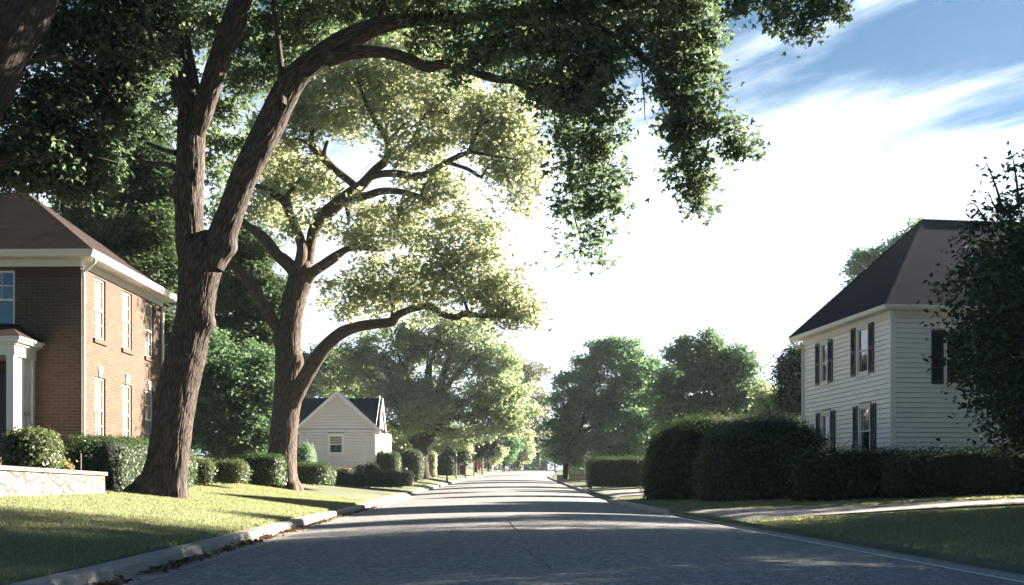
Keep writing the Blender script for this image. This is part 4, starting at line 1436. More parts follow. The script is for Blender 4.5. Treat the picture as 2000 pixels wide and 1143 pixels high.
    over = [(360, 60, 60, 2.5), (430, 20, 60, 2.2), (410, 250, 55, 2.6), (440, 180, 50, 2.4), (470, 110, 60, 2.2), (520, 60, 60, 1.8), (330, 200, 50, 2.8), (460, 290, 40, 2.4), (300, 100, 60, 2.6),
            (420, 330, 34, 2.6), (425, 400, 28, 2.6), (500, 160, 45, 1.8), (560, 90, 50, 1.2), (600, 50, 50, .8), (650, 20, 50, .4), (590, 0, 60, 1.2), (540, 120, 40, 1.4), (620, 90, 34, .6),
            (700, 10, 50, -.6), (770, 10, 50, -1), (640, -60, 70, 0), (480, -60, 80, .5), (330, -60, 80, 1.5), (760, 60, 22, -.2),
            (820, 75, 40, -2.2), (880, 85, 38, -2.4), (905, 55, 42, -2.6), (850, 50, 40, -1.8), (830, 10, 50, -2), (900, 0, 55, -2.4), (880, 120, 24, -2.4), (925, 105, 30, -2.8), (900, 150, 22, -2.9), (870, 165, 18, -2.8),
            (960, 50, 55, -3), (1000, 95, 50, -3), (970, 110, 42, -2.9), (1040, 60, 60, -3.4), (1060, 130, 55, -3.6), (1020, 140, 40, -3.2), (1100, 90, 60, -3.8), (1120, 150, 58, -3.9), (1160, 110, 55, -4), (1080, 180, 40, -3.8), (1150, 190, 52, -4), (1190, 160, 46, -4.2), (1030, 0, 60, -3.2), (1110, 0, 60, -3.6), (1180, 20, 60, -3.6), (1200, 90, 40, -4),
            (1150, 240, 45, -4), (1185, 220, 36, -4.1), (1190, 280, 34, -4.1), (1165, 300, 32, -4), (1200, 335, 24, -4.1), (1150, 345, 24, -4), (1180, 385, 32, -4), (1150, 410, 26, -4), (1200, 400, 22, -4), (1165, 450, 26, -4), (1195, 440, 14, -4), (1155, 490, 16, -4), (1175, 510, 13, -4), (1100, 400, 22, -3.6), (1120, 375, 18, -3.6), (1125, 330, 12, -3.6),
            (1250, 30, 60, -4), (1310, 40, 62, -4.2), (1370, 20, 52, -4.2), (1390, 70, 34, -4.2), (1340, 100, 56, -4.2), (1280, 100, 40, -4.2), (1380, 130, 34, -4.2), (1330, 160, 50, -4.3), (1370, 195, 42, -4.3), (1400, 180, 22, -4.3), (1340, 220, 44, -4.3), (1310, 200, 26, -4.2), (1390, 240, 36, -4.3), (1350, 260, 40, -4.3), (1315, 255, 22, -4.2),
            (1430, 255, 28, -4.4), (1420, 290, 32, -4.4), (1455, 285, 24, -4.4), (1472, 298, 14, -4.4), (1340, 300, 38, -4.3), (1310, 330, 20, -4.3), (1370, 330, 30, -4.3), (1345, 350, 30, -4.3), (1370, 380, 22, -4.3), (1355, 395, 20, -4.3), (1378, 412, 16, -4.3), (1290, 250, 10, -4.2), (1292, 232, 8, -4.2),
            (1470, 5, 40, -5.5), (1530, 15, 45, -5.6), (1580, 25, 40, -5.6), (1560, 60, 26, -5.6), (1570, 78, 14, -5.6), (1615, 10, 34, -5.7), (1640, 12, 18, -5.7), (1500, -30, 60, -5.5), (1440, 12, 16, -5.4),
            (750, -90, 90, -1), (900, -90, 90, -2), (1060, -90, 90, -3), (1220, -80, 80, -4), (1360, -70, 80, -4.4), (560, -180, 110, 0), (380, -200, 120, 1), (700, -220, 110, 0), (860, -230, 100, 0), (220, -180, 110, 1.4), (60, -220, 110, 1),
            (700, -120, 110, -5), (900, -120, 110, -6), (1100, -120, 100, -7), (500, -150, 110, -4)]
    over = [(q[0], q[1], q[2] * (0.9 if q[2] < 46 else 1), q[3]) for q in over]
    bl = PB(over, d, 0.85, 1.0)
    pts = blob_points(bl, 88000, 0.15, 9, 26)
    for q in (stem[-8:], low[-7:], fine[0], fine[1], fine[6]):
        s_ = np.repeat(along(q, 0.28, 70), 8, axis=0)
        pts = np.vstack([pts, s_ + RNG.normal(size=s_.shape) * 0.16])
    finish_tree('shade_tree', 'nearest large forked shade tree with limbs arching over the road', 'tree', P(318, 972, d), T, pts, 0.12, 'leaf_oak', 'bark', 3, droop=0.7, up=0.25)


def second_tree():
    d = 48.0
    T = []
    B = lambda px, py, dd, amp, sg: (P(px, py, d + dd), amp, sg)
    burls = [B(548, 604, -0.3, 0.2, 0.16), B(588, 705, -0.2, 0.18, 0.22), B(592, 790, 0, 0.05, .3), B(556, 580, 0, .1, .2), B(538, 660, -.1, .12, .25), B(575, 600, -.5, .06, .2)]
    T.append(limb([(546, 962, d, 40), (548, 948, d, 36), (549, 930, d, 30.5), (550, 905, d, 28), (553, 858, d, 26), (558, 800, d, 26), (562, 760, d, 26), (563, 705, d, 24.5), (565, 650, d, 23), (571, 615, d, 20), (578, 580, d, 21), (585, 548, d, 23), (590, 525, d, 20), (592, 510, d, 15)],
                  rough=0.05, burls=burls, flare=0.8, seed=2.2, nseg=130, step=0.06, ridge=0.026))
    L_ = [[(552, 652, d - .1, 11), (541, 640, d - .2, 11.5), (528, 618, d - .3, 11), (515, 595, d - .4, 10.5), (494, 563, d - .6, 10), (470, 532, d - .8, 9.5), (449, 514, d - .9, 8), (420, 490, d - 1, 6), (380, 450, d - 1.2, 4)],
          [(578, 535, d, 13), (561, 514, d - .1, 13), (540, 497, d - .2, 11.5), (522, 472, d - .3, 10.5), (501, 453, d - .4, 9.5), (475, 435, d - .5, 7), (440, 400, d - .6, 4)],
          [(582, 530, d - .2, 13), (589, 500, d - .2, 11), (589, 480, d - .1, 10), (583, 460, d, 9.5), (575, 437, d, 9), (564, 410, d, 9), (556, 393, d, 9), (537, 381, d, 7), (515, 367, d, 5), (490, 360, d, 3.5)],
          [(556, 393, d, 6), (565, 376, d - .1, 4.5), (575, 365, d - .2, 3)],
          [(596, 535, d + .1, 13), (603, 500, d + .1, 11), (608, 470, d + .1, 10), (614, 448, d, 11.5), (630, 424, d - .1, 14), (655, 402, d - .3, 13.5), (678, 382, d - .4, 11.5), (705, 363, d - .6, 10.5), (719, 348, d - .7, 9.5), (735, 330, d - .8, 8.5), (753, 314, d - .9, 8.5), (759, 292, d - 1, 6.5), (752, 263, d - 1, 6), (737, 244, d - 1, 5), (718, 208, d - .9, 4), (700, 160, d - .8, 2.5)],
          [(759, 275, d - 1, 4), (775, 258, d - 1.2, 3.5), (790, 240, d - 1.3, 2.5)],
          [(668, 392, d - .4, 10), (690, 385, d - .6, 8.5), (715, 383, d - .8, 8), (743, 374, d - 1.1, 7), (778, 374, d - 1.4, 6.2), (820, 385, d - 1.7, 5.6), (834, 392, d - 1.8, 4), (848, 404, d - 1.9, 1.6)],
          [(823, 383, d - 1.7, 3.4), (830, 360, d - 1.8, 3.2), (842, 354, d - 1.9, 2.8), (852, 358, d - 2, 2.4), (856, 370, d - 2, 1.6)],
          [(834, 391, d - 1.8, 3.6), (868, 376, d - 2, 3), (890, 388, d - 2.1, 2.6), (904, 416, d - 2.2, 2.3), (939, 448, d - 2.3, 2), (967, 469, d - 2.4, 1)],
          [(873, 378, d - 2, 1.8), (880, 364, d - 2, 1.6), (893, 360, d - 2, .9)],
          [(722, 346, d - .7, 7), (745, 340, d - 1, 7), (775, 339, d - 1.3, 7.4), (811, 344, d - 1.6, 7), (839, 337, d - 1.9, 6.4), (870, 318, d - 2.2, 5.6), (900, 303, d - 2.4, 5.2), (915, 297, d - 2.5, 4.6), (925, 273, d - 2.6, 3.8), (938, 245, d - 2.7, 3.2), (938, 222, d - 2.7, 2.5), (930, 190, d - 2.7, 1.5)],
          [(938, 243, d - 2.7, 2.6), (967, 236, d - 2.8, 2.2), (1000, 245, d - 2.9, 1.4)],
          [(918, 297, d - 2.5, 3.6), (967, 305, d - 2.8, 3), (1013, 313, d - 3, 1.6)],
          [(876, 318, d - 2.2, 4), (915, 331, d - 2.4, 3.6), (940, 346, d - 2.5, 3.4), (950, 329, d - 2.6, 2.5), (971, 331, d - 2.7, 2), (985, 336, d - 2.7, 1.8), (1002, 367, d - 2.8, 1)],
          [(700, 368, d - .5, 8), (678, 350, d - .3, 7.5), (655, 332, d - .1, 7.5), (634, 311, d, 8), (619, 296, d, 8), (607, 280, d, 7), (609, 264, d, 5), (612, 240, d, 3)],
          [(632, 310, d, 4.5), (634, 292, d, 4), (640, 275, d, 3)], [(605, 282, d, 3), (585, 272, d, 2.4), (565, 274, d, 1.5)],
          [(600, 545, d - .1, 12), (612, 531, d - .2, 10.5), (631, 518, d - .4, 10), (652, 504, d - .5, 10), (666, 493, d - .6, 7.5), (680, 486, d - .7, 6), (697, 483, d - .8, 5.6), (722, 486, d - 1, 5), (752, 489, d - 1.1, 2.5)],
          [(572, 790, d - .2, 14), (586, 756, d - .4, 15.5), (600, 731, d - .6, 15), (617, 703, d - .8, 14.5), (638, 675, d - 1, 13), (666, 651, d - 1.2, 12), (697, 639, d - 1.5, 10.5), (732, 633, d - 1.8, 9.5), (764, 629, d - 2, 9.5), (776, 616, d - 2.1, 8), (795, 607, d - 2.2, 7), (820, 600, d - 2.4, 6.4), (840, 598, d - 2.5, 6), (858, 611, d - 2.6, 6.8), (890, 620, d - 2.8, 6.4), (907, 613, d - 2.9, 6.4), (939, 617, d - 3, 5), (974, 618, d - 3.1, 4), (996, 621, d - 3.2, 2)],
          [(914, 610, d - 2.9, 3.4), (907, 588, d - 2.9, 3), (897, 567, d - 2.9, 2.6), (886, 549, d - 2.8, 2.4), (869, 528, d - 2.8, 2.3), (848, 514, d - 2.8, 2), (833, 511, d - 2.8, 1.2)],
          [(848, 514, d - 2.8, 1.8), (869, 498, d - 2.8, 1.5), (900, 497, d - 2.8, .9)], [(970, 615, d - 3.1, 2), (971, 600, d - 3.1, 1.7), (985, 592, d - 3.1, 1)],
          [(764, 622, d - 2, 3.2), (767, 598, d - 2, 2.6), (753, 574, d - 1.9, 2), (725, 563, d - 1.8, 1.2)], [(677, 392, d - .4, 6), (679, 410, d - .6, 5), (681, 432, d - .7, 3)],
          [(820, 245, d - 1, 3), (832, 222, d - 1.2, 3.2), (850, 215, d - 1.3, 2.8), (858, 190, d - 1.4, 2)], [(850, 216, d - 1.3, 2.2), (875, 222, d - 1.4, 1.6)], [(770, 330, d - 1, 3.5), (800, 280, d - 1, 3), (820, 245, d - 1, 3)]]
    for q in L_: T.append(limb(q, rough=0.04 if q[0][3] > 6 else 0.0))
    bl = [(640, 205, 62, 0), (560, 190, 55, .8), (590, 240, 40, .2), (520, 250, 45, .8), (700, 170, 66, .3), (770, 160, 60, 0), (740, 215, 44, -.4), (800, 200, 44, -.5), (660, 250, 28, -.3), (690, 240, 40, -.4), (610, 230, 42, 0), (820, 150, 50, -.3), (560, 290, 28, .6), (500, 300, 40, 1),
          (880, 200, 44, -1.2), (915, 235, 34, -1.8), (950, 200, 46, -2), (970, 250, 40, -2.4), (1010, 250, 42, -2.5), (1000, 290, 44, -2.6), (1040, 310, 36, -2.7), (1035, 350, 36, -2.8), (1010, 400, 24, -2.8), (1035, 405, 18, -2.8), (930, 290, 30, -2.4), (985, 340, 26, -2.7), (900, 260, 26, -2), (870, 290, 24, -2), (1010, 200, 44, -2.4),
          (800, 285, 38, -1.2), (840, 300, 30, -1.6), (780, 310, 34, -1), (845, 260, 28, -1.4), (860, 345, 28, -1.8), (800, 355, 22, -1.2),
          (600, 330, 30, .3), (570, 345, 34, .4), (530, 340, 38, .6), (620, 360, 34, 0), (655, 365, 26, -.2), (590, 385, 34, .3), (540, 400, 36, .4), (520, 380, 30, .6), (600, 420, 26, -.4), (570, 440, 26, -.3), (500, 410, 36, .8), (640, 340, 24, .2),
          (700, 400, 28, -.8), (720, 430, 40, -1), (770, 420, 38, -1.3), (690, 450, 34, -.9), (740, 465, 34, -1.2), (790, 450, 38, -1.5), (840, 430, 34, -1.8), (650, 450, 20, -.5), (830, 470, 28, -1.8), (880, 450, 26, -2), (800, 405, 24, -1.5), (910, 430, 26, -2.2), (930, 470, 26, -2.3), (960, 455, 26, -2.4),
          (870, 480, 26, -2.4), (930, 510, 36, -2.6), (890, 520, 34, -2.6), (960, 530, 40, -2.8), (1000, 550, 36, -3), (920, 570, 42, -2.8), (870, 560, 30, -2.7), (970, 580, 38, -3), (1020, 590, 34, -3.1), (1045, 610, 22, -3.2), (1010, 625, 22, -3.2), (1000, 600, 28, -3.1), (960, 490, 26, -2.7), (1030, 640, 14, -3.2),
          (700, 560, 34, -1.6), (750, 555, 40, -1.9), (800, 550, 40, -2.1), (650, 570, 26, -1.4), (690, 595, 30, -1.6), (740, 595, 30, -1.9), (790, 580, 30, -2.2), (830, 580, 30, -2.4), (670, 610, 20, -1.4), (830, 545, 28, -2.3), (780, 520, 28, -1.8), (690, 540, 24, -1.2), (720, 520, 24, -1.3), (850, 610, 18, -2.6), (820, 620, 14, -2.5), (630, 590, 14, -1.2),
          (720, 110, 60, 0), (620, 130, 60, .6), (830, 100, 50, -.3), (700, 60, 70, .5), (600, 60, 70, 1), (900, 140, 46, -1), (680, -10, 80, .6), (800, 40, 60, 0),
          (640, 200, 60, 2.5), (740, 180, 60, 2.8), (560, 330, 50, 2.5), (840, 220, 30, 2.5), (560, 420, 36, 2), (480, 340, 40, 2)]
    bl = [(q[0], q[1], q[2] * 0.97, q[3]) for q in bl]
    pts = blob_points(PB(bl, d, 0.85, 1.1), 47000, 0.22, 8, 30)
    for q in L_:
        if q[-1][3] < 2.6:
            s_ = np.repeat(along(q[-4:], 0.35, 40), 8, axis=0)
            pts = np.vstack([pts, s_ + RNG.normal(size=s_.shape) * 0.2])
    twigs(T, pts, 260, 0.014, 0.8)
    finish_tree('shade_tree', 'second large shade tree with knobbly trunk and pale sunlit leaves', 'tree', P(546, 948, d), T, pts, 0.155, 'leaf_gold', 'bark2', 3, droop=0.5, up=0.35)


def corner_tree():
    d = 26.0
    T = [limb([(-330, 1010, d, 80), (-300, 800, d, 66), (-240, 560, d, 62), (-150, 380, d, 60), (-70, 230, d, 60), (-10, 110, d, 58), (45, 10, d, 54), (100, -110, d, 46), (150, -280, d, 30), (180, -420, d, 14)], rough=0.06, nseg=110, step=0.07, ridge=0.03),
         limb([(-150, 380, d, 30), (-40, 330, d + 1, 16), (60, 300, d + 1.6, 9), (150, 300, d + 2, 5), (230, 320, d + 2.4, 3)]),
         limb([(80, -60, d, 22), (190, -60, d + 1, 14), (270, 0, d + 1.6, 8), (300, 90, d + 2, 4)]),
         limb([(-30, 150, d + .2, 16), (90, 110, d + 1.2, 9), (180, 140, d + 2, 5), (240, 220, d + 2.3, 3)])]
    bl = [(60, 240, 56, 2), (120, 200, 60, 2.4), (190, 160, 60, 2.6), (240, 110, 60, 2.8), (150, 80, 70, 2.8), (220, 40, 70, 2.6), (270, 60, 50, 2.8), (90, 170, 50, 2.6), (35, 310, 50, 2.2), (110, 300, 60, 2.4), (170, 260, 55, 2.8), (210, 210, 50, 2.8), (230, 160, 45, 3), (150, 335, 44, 2.6), (85, 345, 36, 2.4), (200, 320, 40, 3), (30, 260, 50, 1.6), (165, 370, 28, 2.8), (125, 372, 24, 2.6),
          (270, 10, 50, 2.6), (195, 365, 26, 3), (230, 260, 30, 3), (5, 335, 36, 2), (300, 130, 40, 3), (120, 20, 60, 3), (60, 50, 60, 3.4), (100, -60, 80, 2), (220, -80, 90, 2), (-60, 330, 80, 2), (-100, 200, 90, 2), (-160, 60, 120, 1), (-40, -100, 120, 1), (-160, -150, 130, 0), (320, 30, 40, 3)]
    pts = blob_points(PB(bl, d, 0.85, 0.9), 62000, 0.19, 9, 14)
    twigs(T, pts, 80, 0.012, 0.6)
    finish_tree('overhanging_tree', 'tree leaning in from the top left corner with dense hanging leaves', 'tree', P(-330, 1000, d), T, pts, 0.115, 'leaf_oak', 'bark3', 3, droop=0.7, up=0.25)


def dark_tree():
    d = 27.0
    base = Vector((16.5, 27.0, terr(16.5, 27)))
    T = [tube([base + Vector((0, 0, -0.2)), base + Vector((-.1, 0, 1.2)), base + Vector((-.3, .1, 2.6)), base + Vector((-.2, 0, 5)), base + Vector((0, 0, 9.5))], [.34, .27, .24, .16, .04], rough=0.05)]
    for k in range(26):
        a = k * 2.4; z = 1.6 + 0.32 * k
        ln = 7.0 * math.sin(min(1, 0.35 + 0.65 * (1 - abs(z - 5.2) / 6)) * math.pi / 2)
        dv = Vector((math.cos(a), math.sin(a), 0.35))
        p0 = base + Vector((-.25, 0, z))
        tip = p0 + dv * ln
        if 1000 + FPX * tip.x / tip.y < np.interp(HY - FPX * (tip.z - CAMZ) / tip.y, (200, 280, 330, 430, 480, 600, 830, 900), (2060, 2030, 2000, 1930, 1890, 1880, 1960, 2040)): continue
        T.append(tube([p0, p0 + dv * ln * 0.4 + Vector((0, 0, .15)), p0 + dv * ln * 0.8, p0 + dv * ln], [.09, .06, .03, .01], nseg=6, step=0.4))
    b = []
    bx, by = (200, 280, 330, 430, 480, 600, 700, 780, 830, 900, 1200), (2060, 2030, 1985, 1900, 1856, 1842, 1848, 1882, 1935, 2010, 2200)
    while len(b) < 400:  # unseen part of the crown, enlarged to shade the near road and lawns
        th = random.uniform(0, 2 * math.pi); ph = math.acos(random.uniform(-0.9, 1))
        rr = random.uniform(0.5, 1.0)
        c = Vector((18.3, 24.0, 9.0)) + Vector((math.cos(th) * math.sin(ph) * 9.0, math.sin(th) * math.sin(ph) * 11.0, math.cos(ph) * 10.0)) * rr
        r = random.uniform(1.15, 1.9)
        px, py, rp = 1000 + FPX * c.x / c.y, HY - FPX * (c.z - CAMZ) / c.y, r * FPX / c.y
        if px - rp * 1.1 < max(np.interp(py, bx, by), np.interp(py - rp * 0.7, bx, by)): continue
        b.append((c, r, r, r * 0.85))
    while len(b) < 500:
        dd = random.uniform(20, 30); px, py = random.uniform(1850, 2090), random.uniform(320, 870)
        r = random.uniform(0.5, 0.9); rp = r * FPX / dd
        if px - rp * 1.1 < max(np.interp(py, bx, by), np.interp(py - rp * 0.7, bx, by)): continue
        b.append((P(px, py, dd), r, r, r * 0.85))
    edge = [(1880, 560, 44), (1870, 640, 40), (1890, 700, 46), (1920, 760, 42), (1960, 800, 36), (1905, 470, 40), (1940, 440, 44), (1980, 400, 40), (1990, 345, 26), (1960, 390, 24), (1925, 420, 18), (1990, 780, 44), (1895, 790, 16), (1930, 520, 60), (1950, 620, 70), (1990, 700, 60), (1980, 500, 60)]
    b += PB(edge, 25.5, 0.9, 1.0)
    pts = blob_points(b, 380000, 0.24, 7, 12)
    # loose upright shoots against the sky
    for q in ([(1960, 420, 24.5, 3), (1950, 380, 24.5, 2.2), (1938, 345, 24.5, 1.4), (1926, 318, 24.5, .7)], [(1990, 400, 24.5, 3), (1985, 350, 24.5, 2), (1978, 310, 24.5, 1), (1972, 296, 24.5, .5)], [(1930, 440, 24.5, 2.5), (1915, 415, 24.5, 1.6), (1902, 395, 24.5, .7)],
              [(2010, 380, 24.5, 3), (2005, 330, 24.5, 2), (2000, 300, 24.5, 1)], [(1955, 430, 24.6, 2), (1943, 405, 24.6, 1.4), (1930, 375, 24.6, .7)]):
        T.append(limb(q))
        pts = np.vstack([pts, along(q, 0.12, 26)])
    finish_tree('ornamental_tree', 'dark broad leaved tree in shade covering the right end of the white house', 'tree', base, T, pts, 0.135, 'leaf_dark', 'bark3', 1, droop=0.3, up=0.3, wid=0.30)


def simple_tree(name, label, d, base, trunk, blobs, n, leaf, lmat, bmat='bark3', lobes=1, group=None, flat=0.8, deep=1.0, spray=0.3, per=9, subs=12, extra=(), limbs=8, wid=0.34, droop=0.35, up=0.45, nt=60):
    """trunk: traced (px, py, rpx) from the ground up; blobs traced round depth d"""
    T = [limb([(q[0], q[1], d + (q[3] if len(q) > 3 else 0), q[2]) for q in trunk], rough=0.04)]
    for e in extra: T.append(limb([(q[0], q[1], d + (q[3] if len(q) > 3 else 0), q[2]) for q in e]))
    rag = []
    for b in blobs:
        b = tuple(b) + (0,) * (4 - len(b))
        rag.append((b[0], b[1], b[2] * 0.86) + tuple(b[3:]))
        for k in range(2):
            a = random.uniform(0, 2 * math.pi)
            rag.append((b[0] + b[2] * 0.95 * math.cos(a), b[1] - b[2] * flat * 0.95 * math.sin(a), b[2] * random.uniform(0.28, 0.48), b[3] + random.uniform(-1, 1) * b[2] * d / FPX) + tuple(b[4:]))
    bl = PB(rag, d, flat, deep)
    top = P(trunk[-1][0], trunk[-1][1], d)
    mid = P(trunk[len(trunk) // 2][0], trunk[len(trunk) // 2][1], d)
    r0 = trunk[-1][2] * d / FPX
    for k in range(limbs):
        b = bl[k * len(bl) // limbs]
        st = mid.lerp(top, 0.3 + 0.6 * random.random())
        T.append(tube([st, st.lerp(b[0], 0.5) + Vector((0, 0, 0.2)), b[0]], [r0 * 0.8, r0 * 0.5, r0 * 0.15], nseg=6, step=0.4))
    pts = blob_points(bl, n, spray, per, subs)
    twigs(T, pts, nt, 0.02, 1.0)
    return finish_tree(name, label, 'tree', P(trunk[0][0], trunk[0][1], d), T, pts, leaf, lmat, bmat, lobes, group, droop, up, wid)


def evergreen(x, y, r, hgt, label):  # added tree off to the right, put in to cast shade
    base = Vector((x, y, terr(x, y)))
    T = [tube([base + Vector((0, 0, -.3)), base + Vector((0, 0, 1)), base + Vector((.1, 0, hgt * .6)), base + Vector((0, 0, hgt * .95))], [.24, .2, .12, .03], rough=.04)]
    b = []
    for k in range(70):
        z = random.random() ** 1.2
        rr = r * (1 - z) ** 0.6 * (0.25 + 0.75 * random.random() ** .5)
        a = random.uniform(0, 2 * math.pi)
        b.append((base + Vector((rr * math.cos(a), rr * math.sin(a), 0.6 + z * (hgt - 1.2))), 1.15, 1.15, 0.8))
    pts = blob_points(b, 42000, 0.25, 8, 10)
    finish_tree('added_evergreen', label, 'tree', base, T, pts, 0.17, 'leaf_dark', 'bark3', 1, group='bushy evergreens added to shade the right hand lawn')


big_tree()
evergreen(20.3, 40.2, 4.3, 11, 'bushy evergreen added for shade beside the shaded front wall of the white house')
evergreen(25.0, 30.0, 6.0, 14, 'bushy evergreen added for shade behind the dark ornamental tree')
evergreen(22.5, 23.5, 6.0, 15, 'bushy evergreen added for shade behind the middle of the shaded lawn')
evergreen(23.0, 17.0, 6.0, 13, 'bushy evergreen added for shade nearest the viewer along the right hand lawn')
second_tree()
corner_tree()
dark_tree()

# maple behind the small grey house
simple_tree('maple_tree', 'spreading maple with fanning branches beside the small grey house', 95.0, None,
            [(826, 936, 15), (824, 915, 13.5), (821, 883, 14), (820, 861, 14), (824, 840, 9)],
            [(700, 720, 46, 1), (660, 760, 36, 1.5), (740, 690, 40, 1), (690, 690, 36, 1.5), (760, 720, 40, 0), (730, 760, 42, 0), (780, 760, 46, -1), (760, 800, 40, -1), (810, 800, 46, -2), (800, 740, 44, 0), (840, 760, 44, -1), (850, 810, 40, -1.5), (870, 780, 40, 0), (800, 830, 28, -1.5), (840, 700, 40, 1), (800, 680, 40, 1), (770, 650, 40, 1), (830, 650, 44, 1), (880, 660, 44, 0), (920, 680, 44, 0), (900, 720, 40, 0), (950, 700, 46, 0), (980, 740, 46, 0), (940, 760, 44, 0), (910, 800, 40, 0), (960, 790, 46, -.5), (1000, 790, 40, 0), (900, 840, 34, 0), (940, 830, 36, 0), (980, 830, 36, 0), (1005, 830, 28, 0), (860, 850, 24, 0), (890, 630, 34, 1), (940, 650, 34, .5), (980, 690, 34, 0), (720, 660, 28, 1.5), (1010, 760, 28, 0), (760, 850, 18, 0), (740, 830, 22, 0)],
            62000, 0.25, 'leaf_maple', 'bark3', 1, extra=(
                [(820, 866, 9), (807, 861, 7.5), (794, 842, 6), (775, 833, 4), (755, 825, 2)], [(822, 850, 9), (829, 827, 8), (838, 801, 7), (854, 770, 6), (867, 738, 5), (882, 679, 3.4), (898, 635, 1.8)],
                [(838, 801, 5), (841, 760, 4.5), (841, 710, 4), (857, 663, 3), (876, 631, 1.6)], [(826, 868, 10), (838, 858, 8.5), (854, 833, 7), (873, 817, 5.8), (908, 814, 4.8), (933, 805, 3.6), (961, 794, 2)],
                [(845, 800, 5), (857, 783, 5), (882, 742, 4.2), (917, 707, 3.6), (955, 669, 1.8)], [(820, 855, 7), (812, 820, 6), (795, 790, 5.4), (782, 773, 5), (750, 748, 4), (722, 735, 1.8)], [(800, 795, 4), (775, 750, 3.4), (760, 726, 3), (741, 698, 1.6)], [(815, 815, 4), (805, 760, 3.4), (788, 716, 3), (775, 690, 1.6)]), limbs=10, nt=160)

# tall trees behind the brick house
simple_tree('pine_tree', 'tall dark pine behind the brick house roof', 54.0, None, [(262, 950, 17), (262, 800, 16), (260, 640, 14), (258, 500, 12), (256, 420, 9), (255, 330, 6), (255, 250, 3)],
            [(170, 420, 44, 0, .6), (220, 400, 50, 0, .55), (290, 390, 50, .5, .55), (330, 430, 40, 0, .5), (180, 480, 44, 0, .5), (240, 460, 46, 1, .5), (300, 480, 46, 0, .5), (330, 520, 40, -.5, .5), (230, 530, 44, 0, .5), (280, 560, 46, 0, .45), (330, 580, 40, 0, .5), (300, 620, 40, 0, .5), (335, 650, 36, 0, .6), (330, 700, 36, 0, .7), (190, 360, 44, 1, .6), (270, 340, 50, 1, .6), (310, 310, 44, 0, .6), (230, 300, 50, 1.5, .6), (290, 250, 50, 1.5, .6), (330, 360, 40, 0, .5), (250, 420, 40, 2, .5), (150, 400, 26, 0, .6), (270, 520, 34, -1.5, .45), (210, 440, 34, -1.5, .5), (310, 440, 34, -1.5, .5), (260, 640, 50, 0, .6), (260, 720, 50, 0, .6), (320, 760, 46, 0, .7), (330, 820, 40, 0, .7)],
            90000, 0.26, 'needle', 'bark3', 1, flat=.55, deep=1.2, spray=.3, wid=0.2, extra=([(258, 480, 6), (240, 430, 5), (225, 420, 4), (200, 400, 2)], [(256, 450, 6), (275, 430, 5), (300, 400, 3)], [(258, 560, 5), (290, 540, 4), (330, 530, 2)]), up=0.7)
simple_tree('pine_tree', 'feathery lighter pine seen between the two large trunks', 60.0, None, [(465, 950, 14), (466, 800, 13), (468, 650, 11), (470, 540, 8), (472, 470, 4)],
            [(460, 500, 36, 0, .5), (500, 490, 30, 0, .5), (440, 540, 40, 0, .45), (490, 540, 44, 0, .4), (530, 560, 34, 0, .45), (450, 590, 44, 0, .4), (500, 600, 44, 0, .4), (540, 610, 34, .5, .45), (430, 640, 44, 0, .45), (480, 650, 50, 0, .4), (520, 650, 30, 0, .4), (420, 580, 34, 0, .5), (490, 460, 24, 0, .6), (450, 690, 46, 0, .45), (500, 690, 36, 0, .4), (410, 500, 30, 0, .5), (410, 690, 40, 0, .5), (530, 580, 26, -1, .4)],
            60000, 0.26, 'needle', 'bark3', 1, flat=.5, deep=1.3, spray=.3, wid=0.2, up=0.8)
simple_tree('bushy_tree', 'dense rounded leafy tree low between the two large trunks', 53.0, None, [(450, 950, 8), (450, 880, 7), (452, 800, 5), (452, 740, 3)],
            [(400, 700, 36), (450, 690, 34, .5), (500, 720, 36, -.5), (430, 740, 44, -.6), (480, 760, 46, -1), (520, 770, 30, -.5), (400, 770, 38, -.3), (440, 800, 46, -1.2), (500, 810, 40, -1), (400, 830, 40, -.5), (460, 850, 42, -1.2), (510, 850, 30, -.8), (420, 870, 34, -1), (480, 875, 28, -1.2), (530, 820, 20, -.4), (385, 740, 30, .2), (380, 800, 30, 0), (385, 860, 26, 0), (445, 880, 22, -1.5), (530, 730, 20, 0), (405, 650, 28, .5)],
            48000, 0.16, 'leaf_shade', 'bark3', 1, deep=1.1, spray=.24, droop=.1)
# dark trees behind the grey house
simple_tree('background_tree', 'dark green tree directly behind the grey house roof', 112.0, None, [(640, 930, 9), (642, 850, 8), (645, 780, 6), (648, 720, 3)],
            [(610, 740, 36), (650, 730, 34), (620, 700, 30), (660, 760, 34), (600, 780, 34), (690, 770, 34), (640, 690, 30), (720, 750, 36), (580, 750, 30), (720, 790, 34), (690, 720, 28), (590, 710, 26), (560, 790, 34)], 22000, 0.30, 'leaf_shade', group='dark trees behind the houses')
simple_tree('background_tree', 'shaded tree filling the gap left of the second trunk', 100.0, None, [(540, 935, 9), (540, 860, 8), (540, 760, 5)],
            [(520, 700, 34), (550, 740, 34), (500, 760, 34), (545, 800, 36), (510, 820, 36), (540, 860, 34), (500, 870, 34), (560, 690, 16), (480, 830, 36)], 12000, 0.30, 'leaf_dark', group='dark trees behind the houses')
simple_tree('background_tree', 'sunny tree seen between the grey house and the maple trunk', 118.0, None, [(775, 930, 6), (775, 880, 5), (776, 850, 4)],
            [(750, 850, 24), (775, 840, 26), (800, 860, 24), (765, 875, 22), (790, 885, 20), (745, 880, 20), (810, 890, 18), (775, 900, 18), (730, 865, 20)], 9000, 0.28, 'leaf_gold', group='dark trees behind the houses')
dw = [(px, random.uniform(862, 905), random.uniform(14, 24), random.uniform(-12, 12)) for px in range(560, 1040, 9)] + [(px, random.uniform(868, 905), random.uniform(12, 22), random.uniform(-12, 12)) for px in range(1076, 1420, 9)]
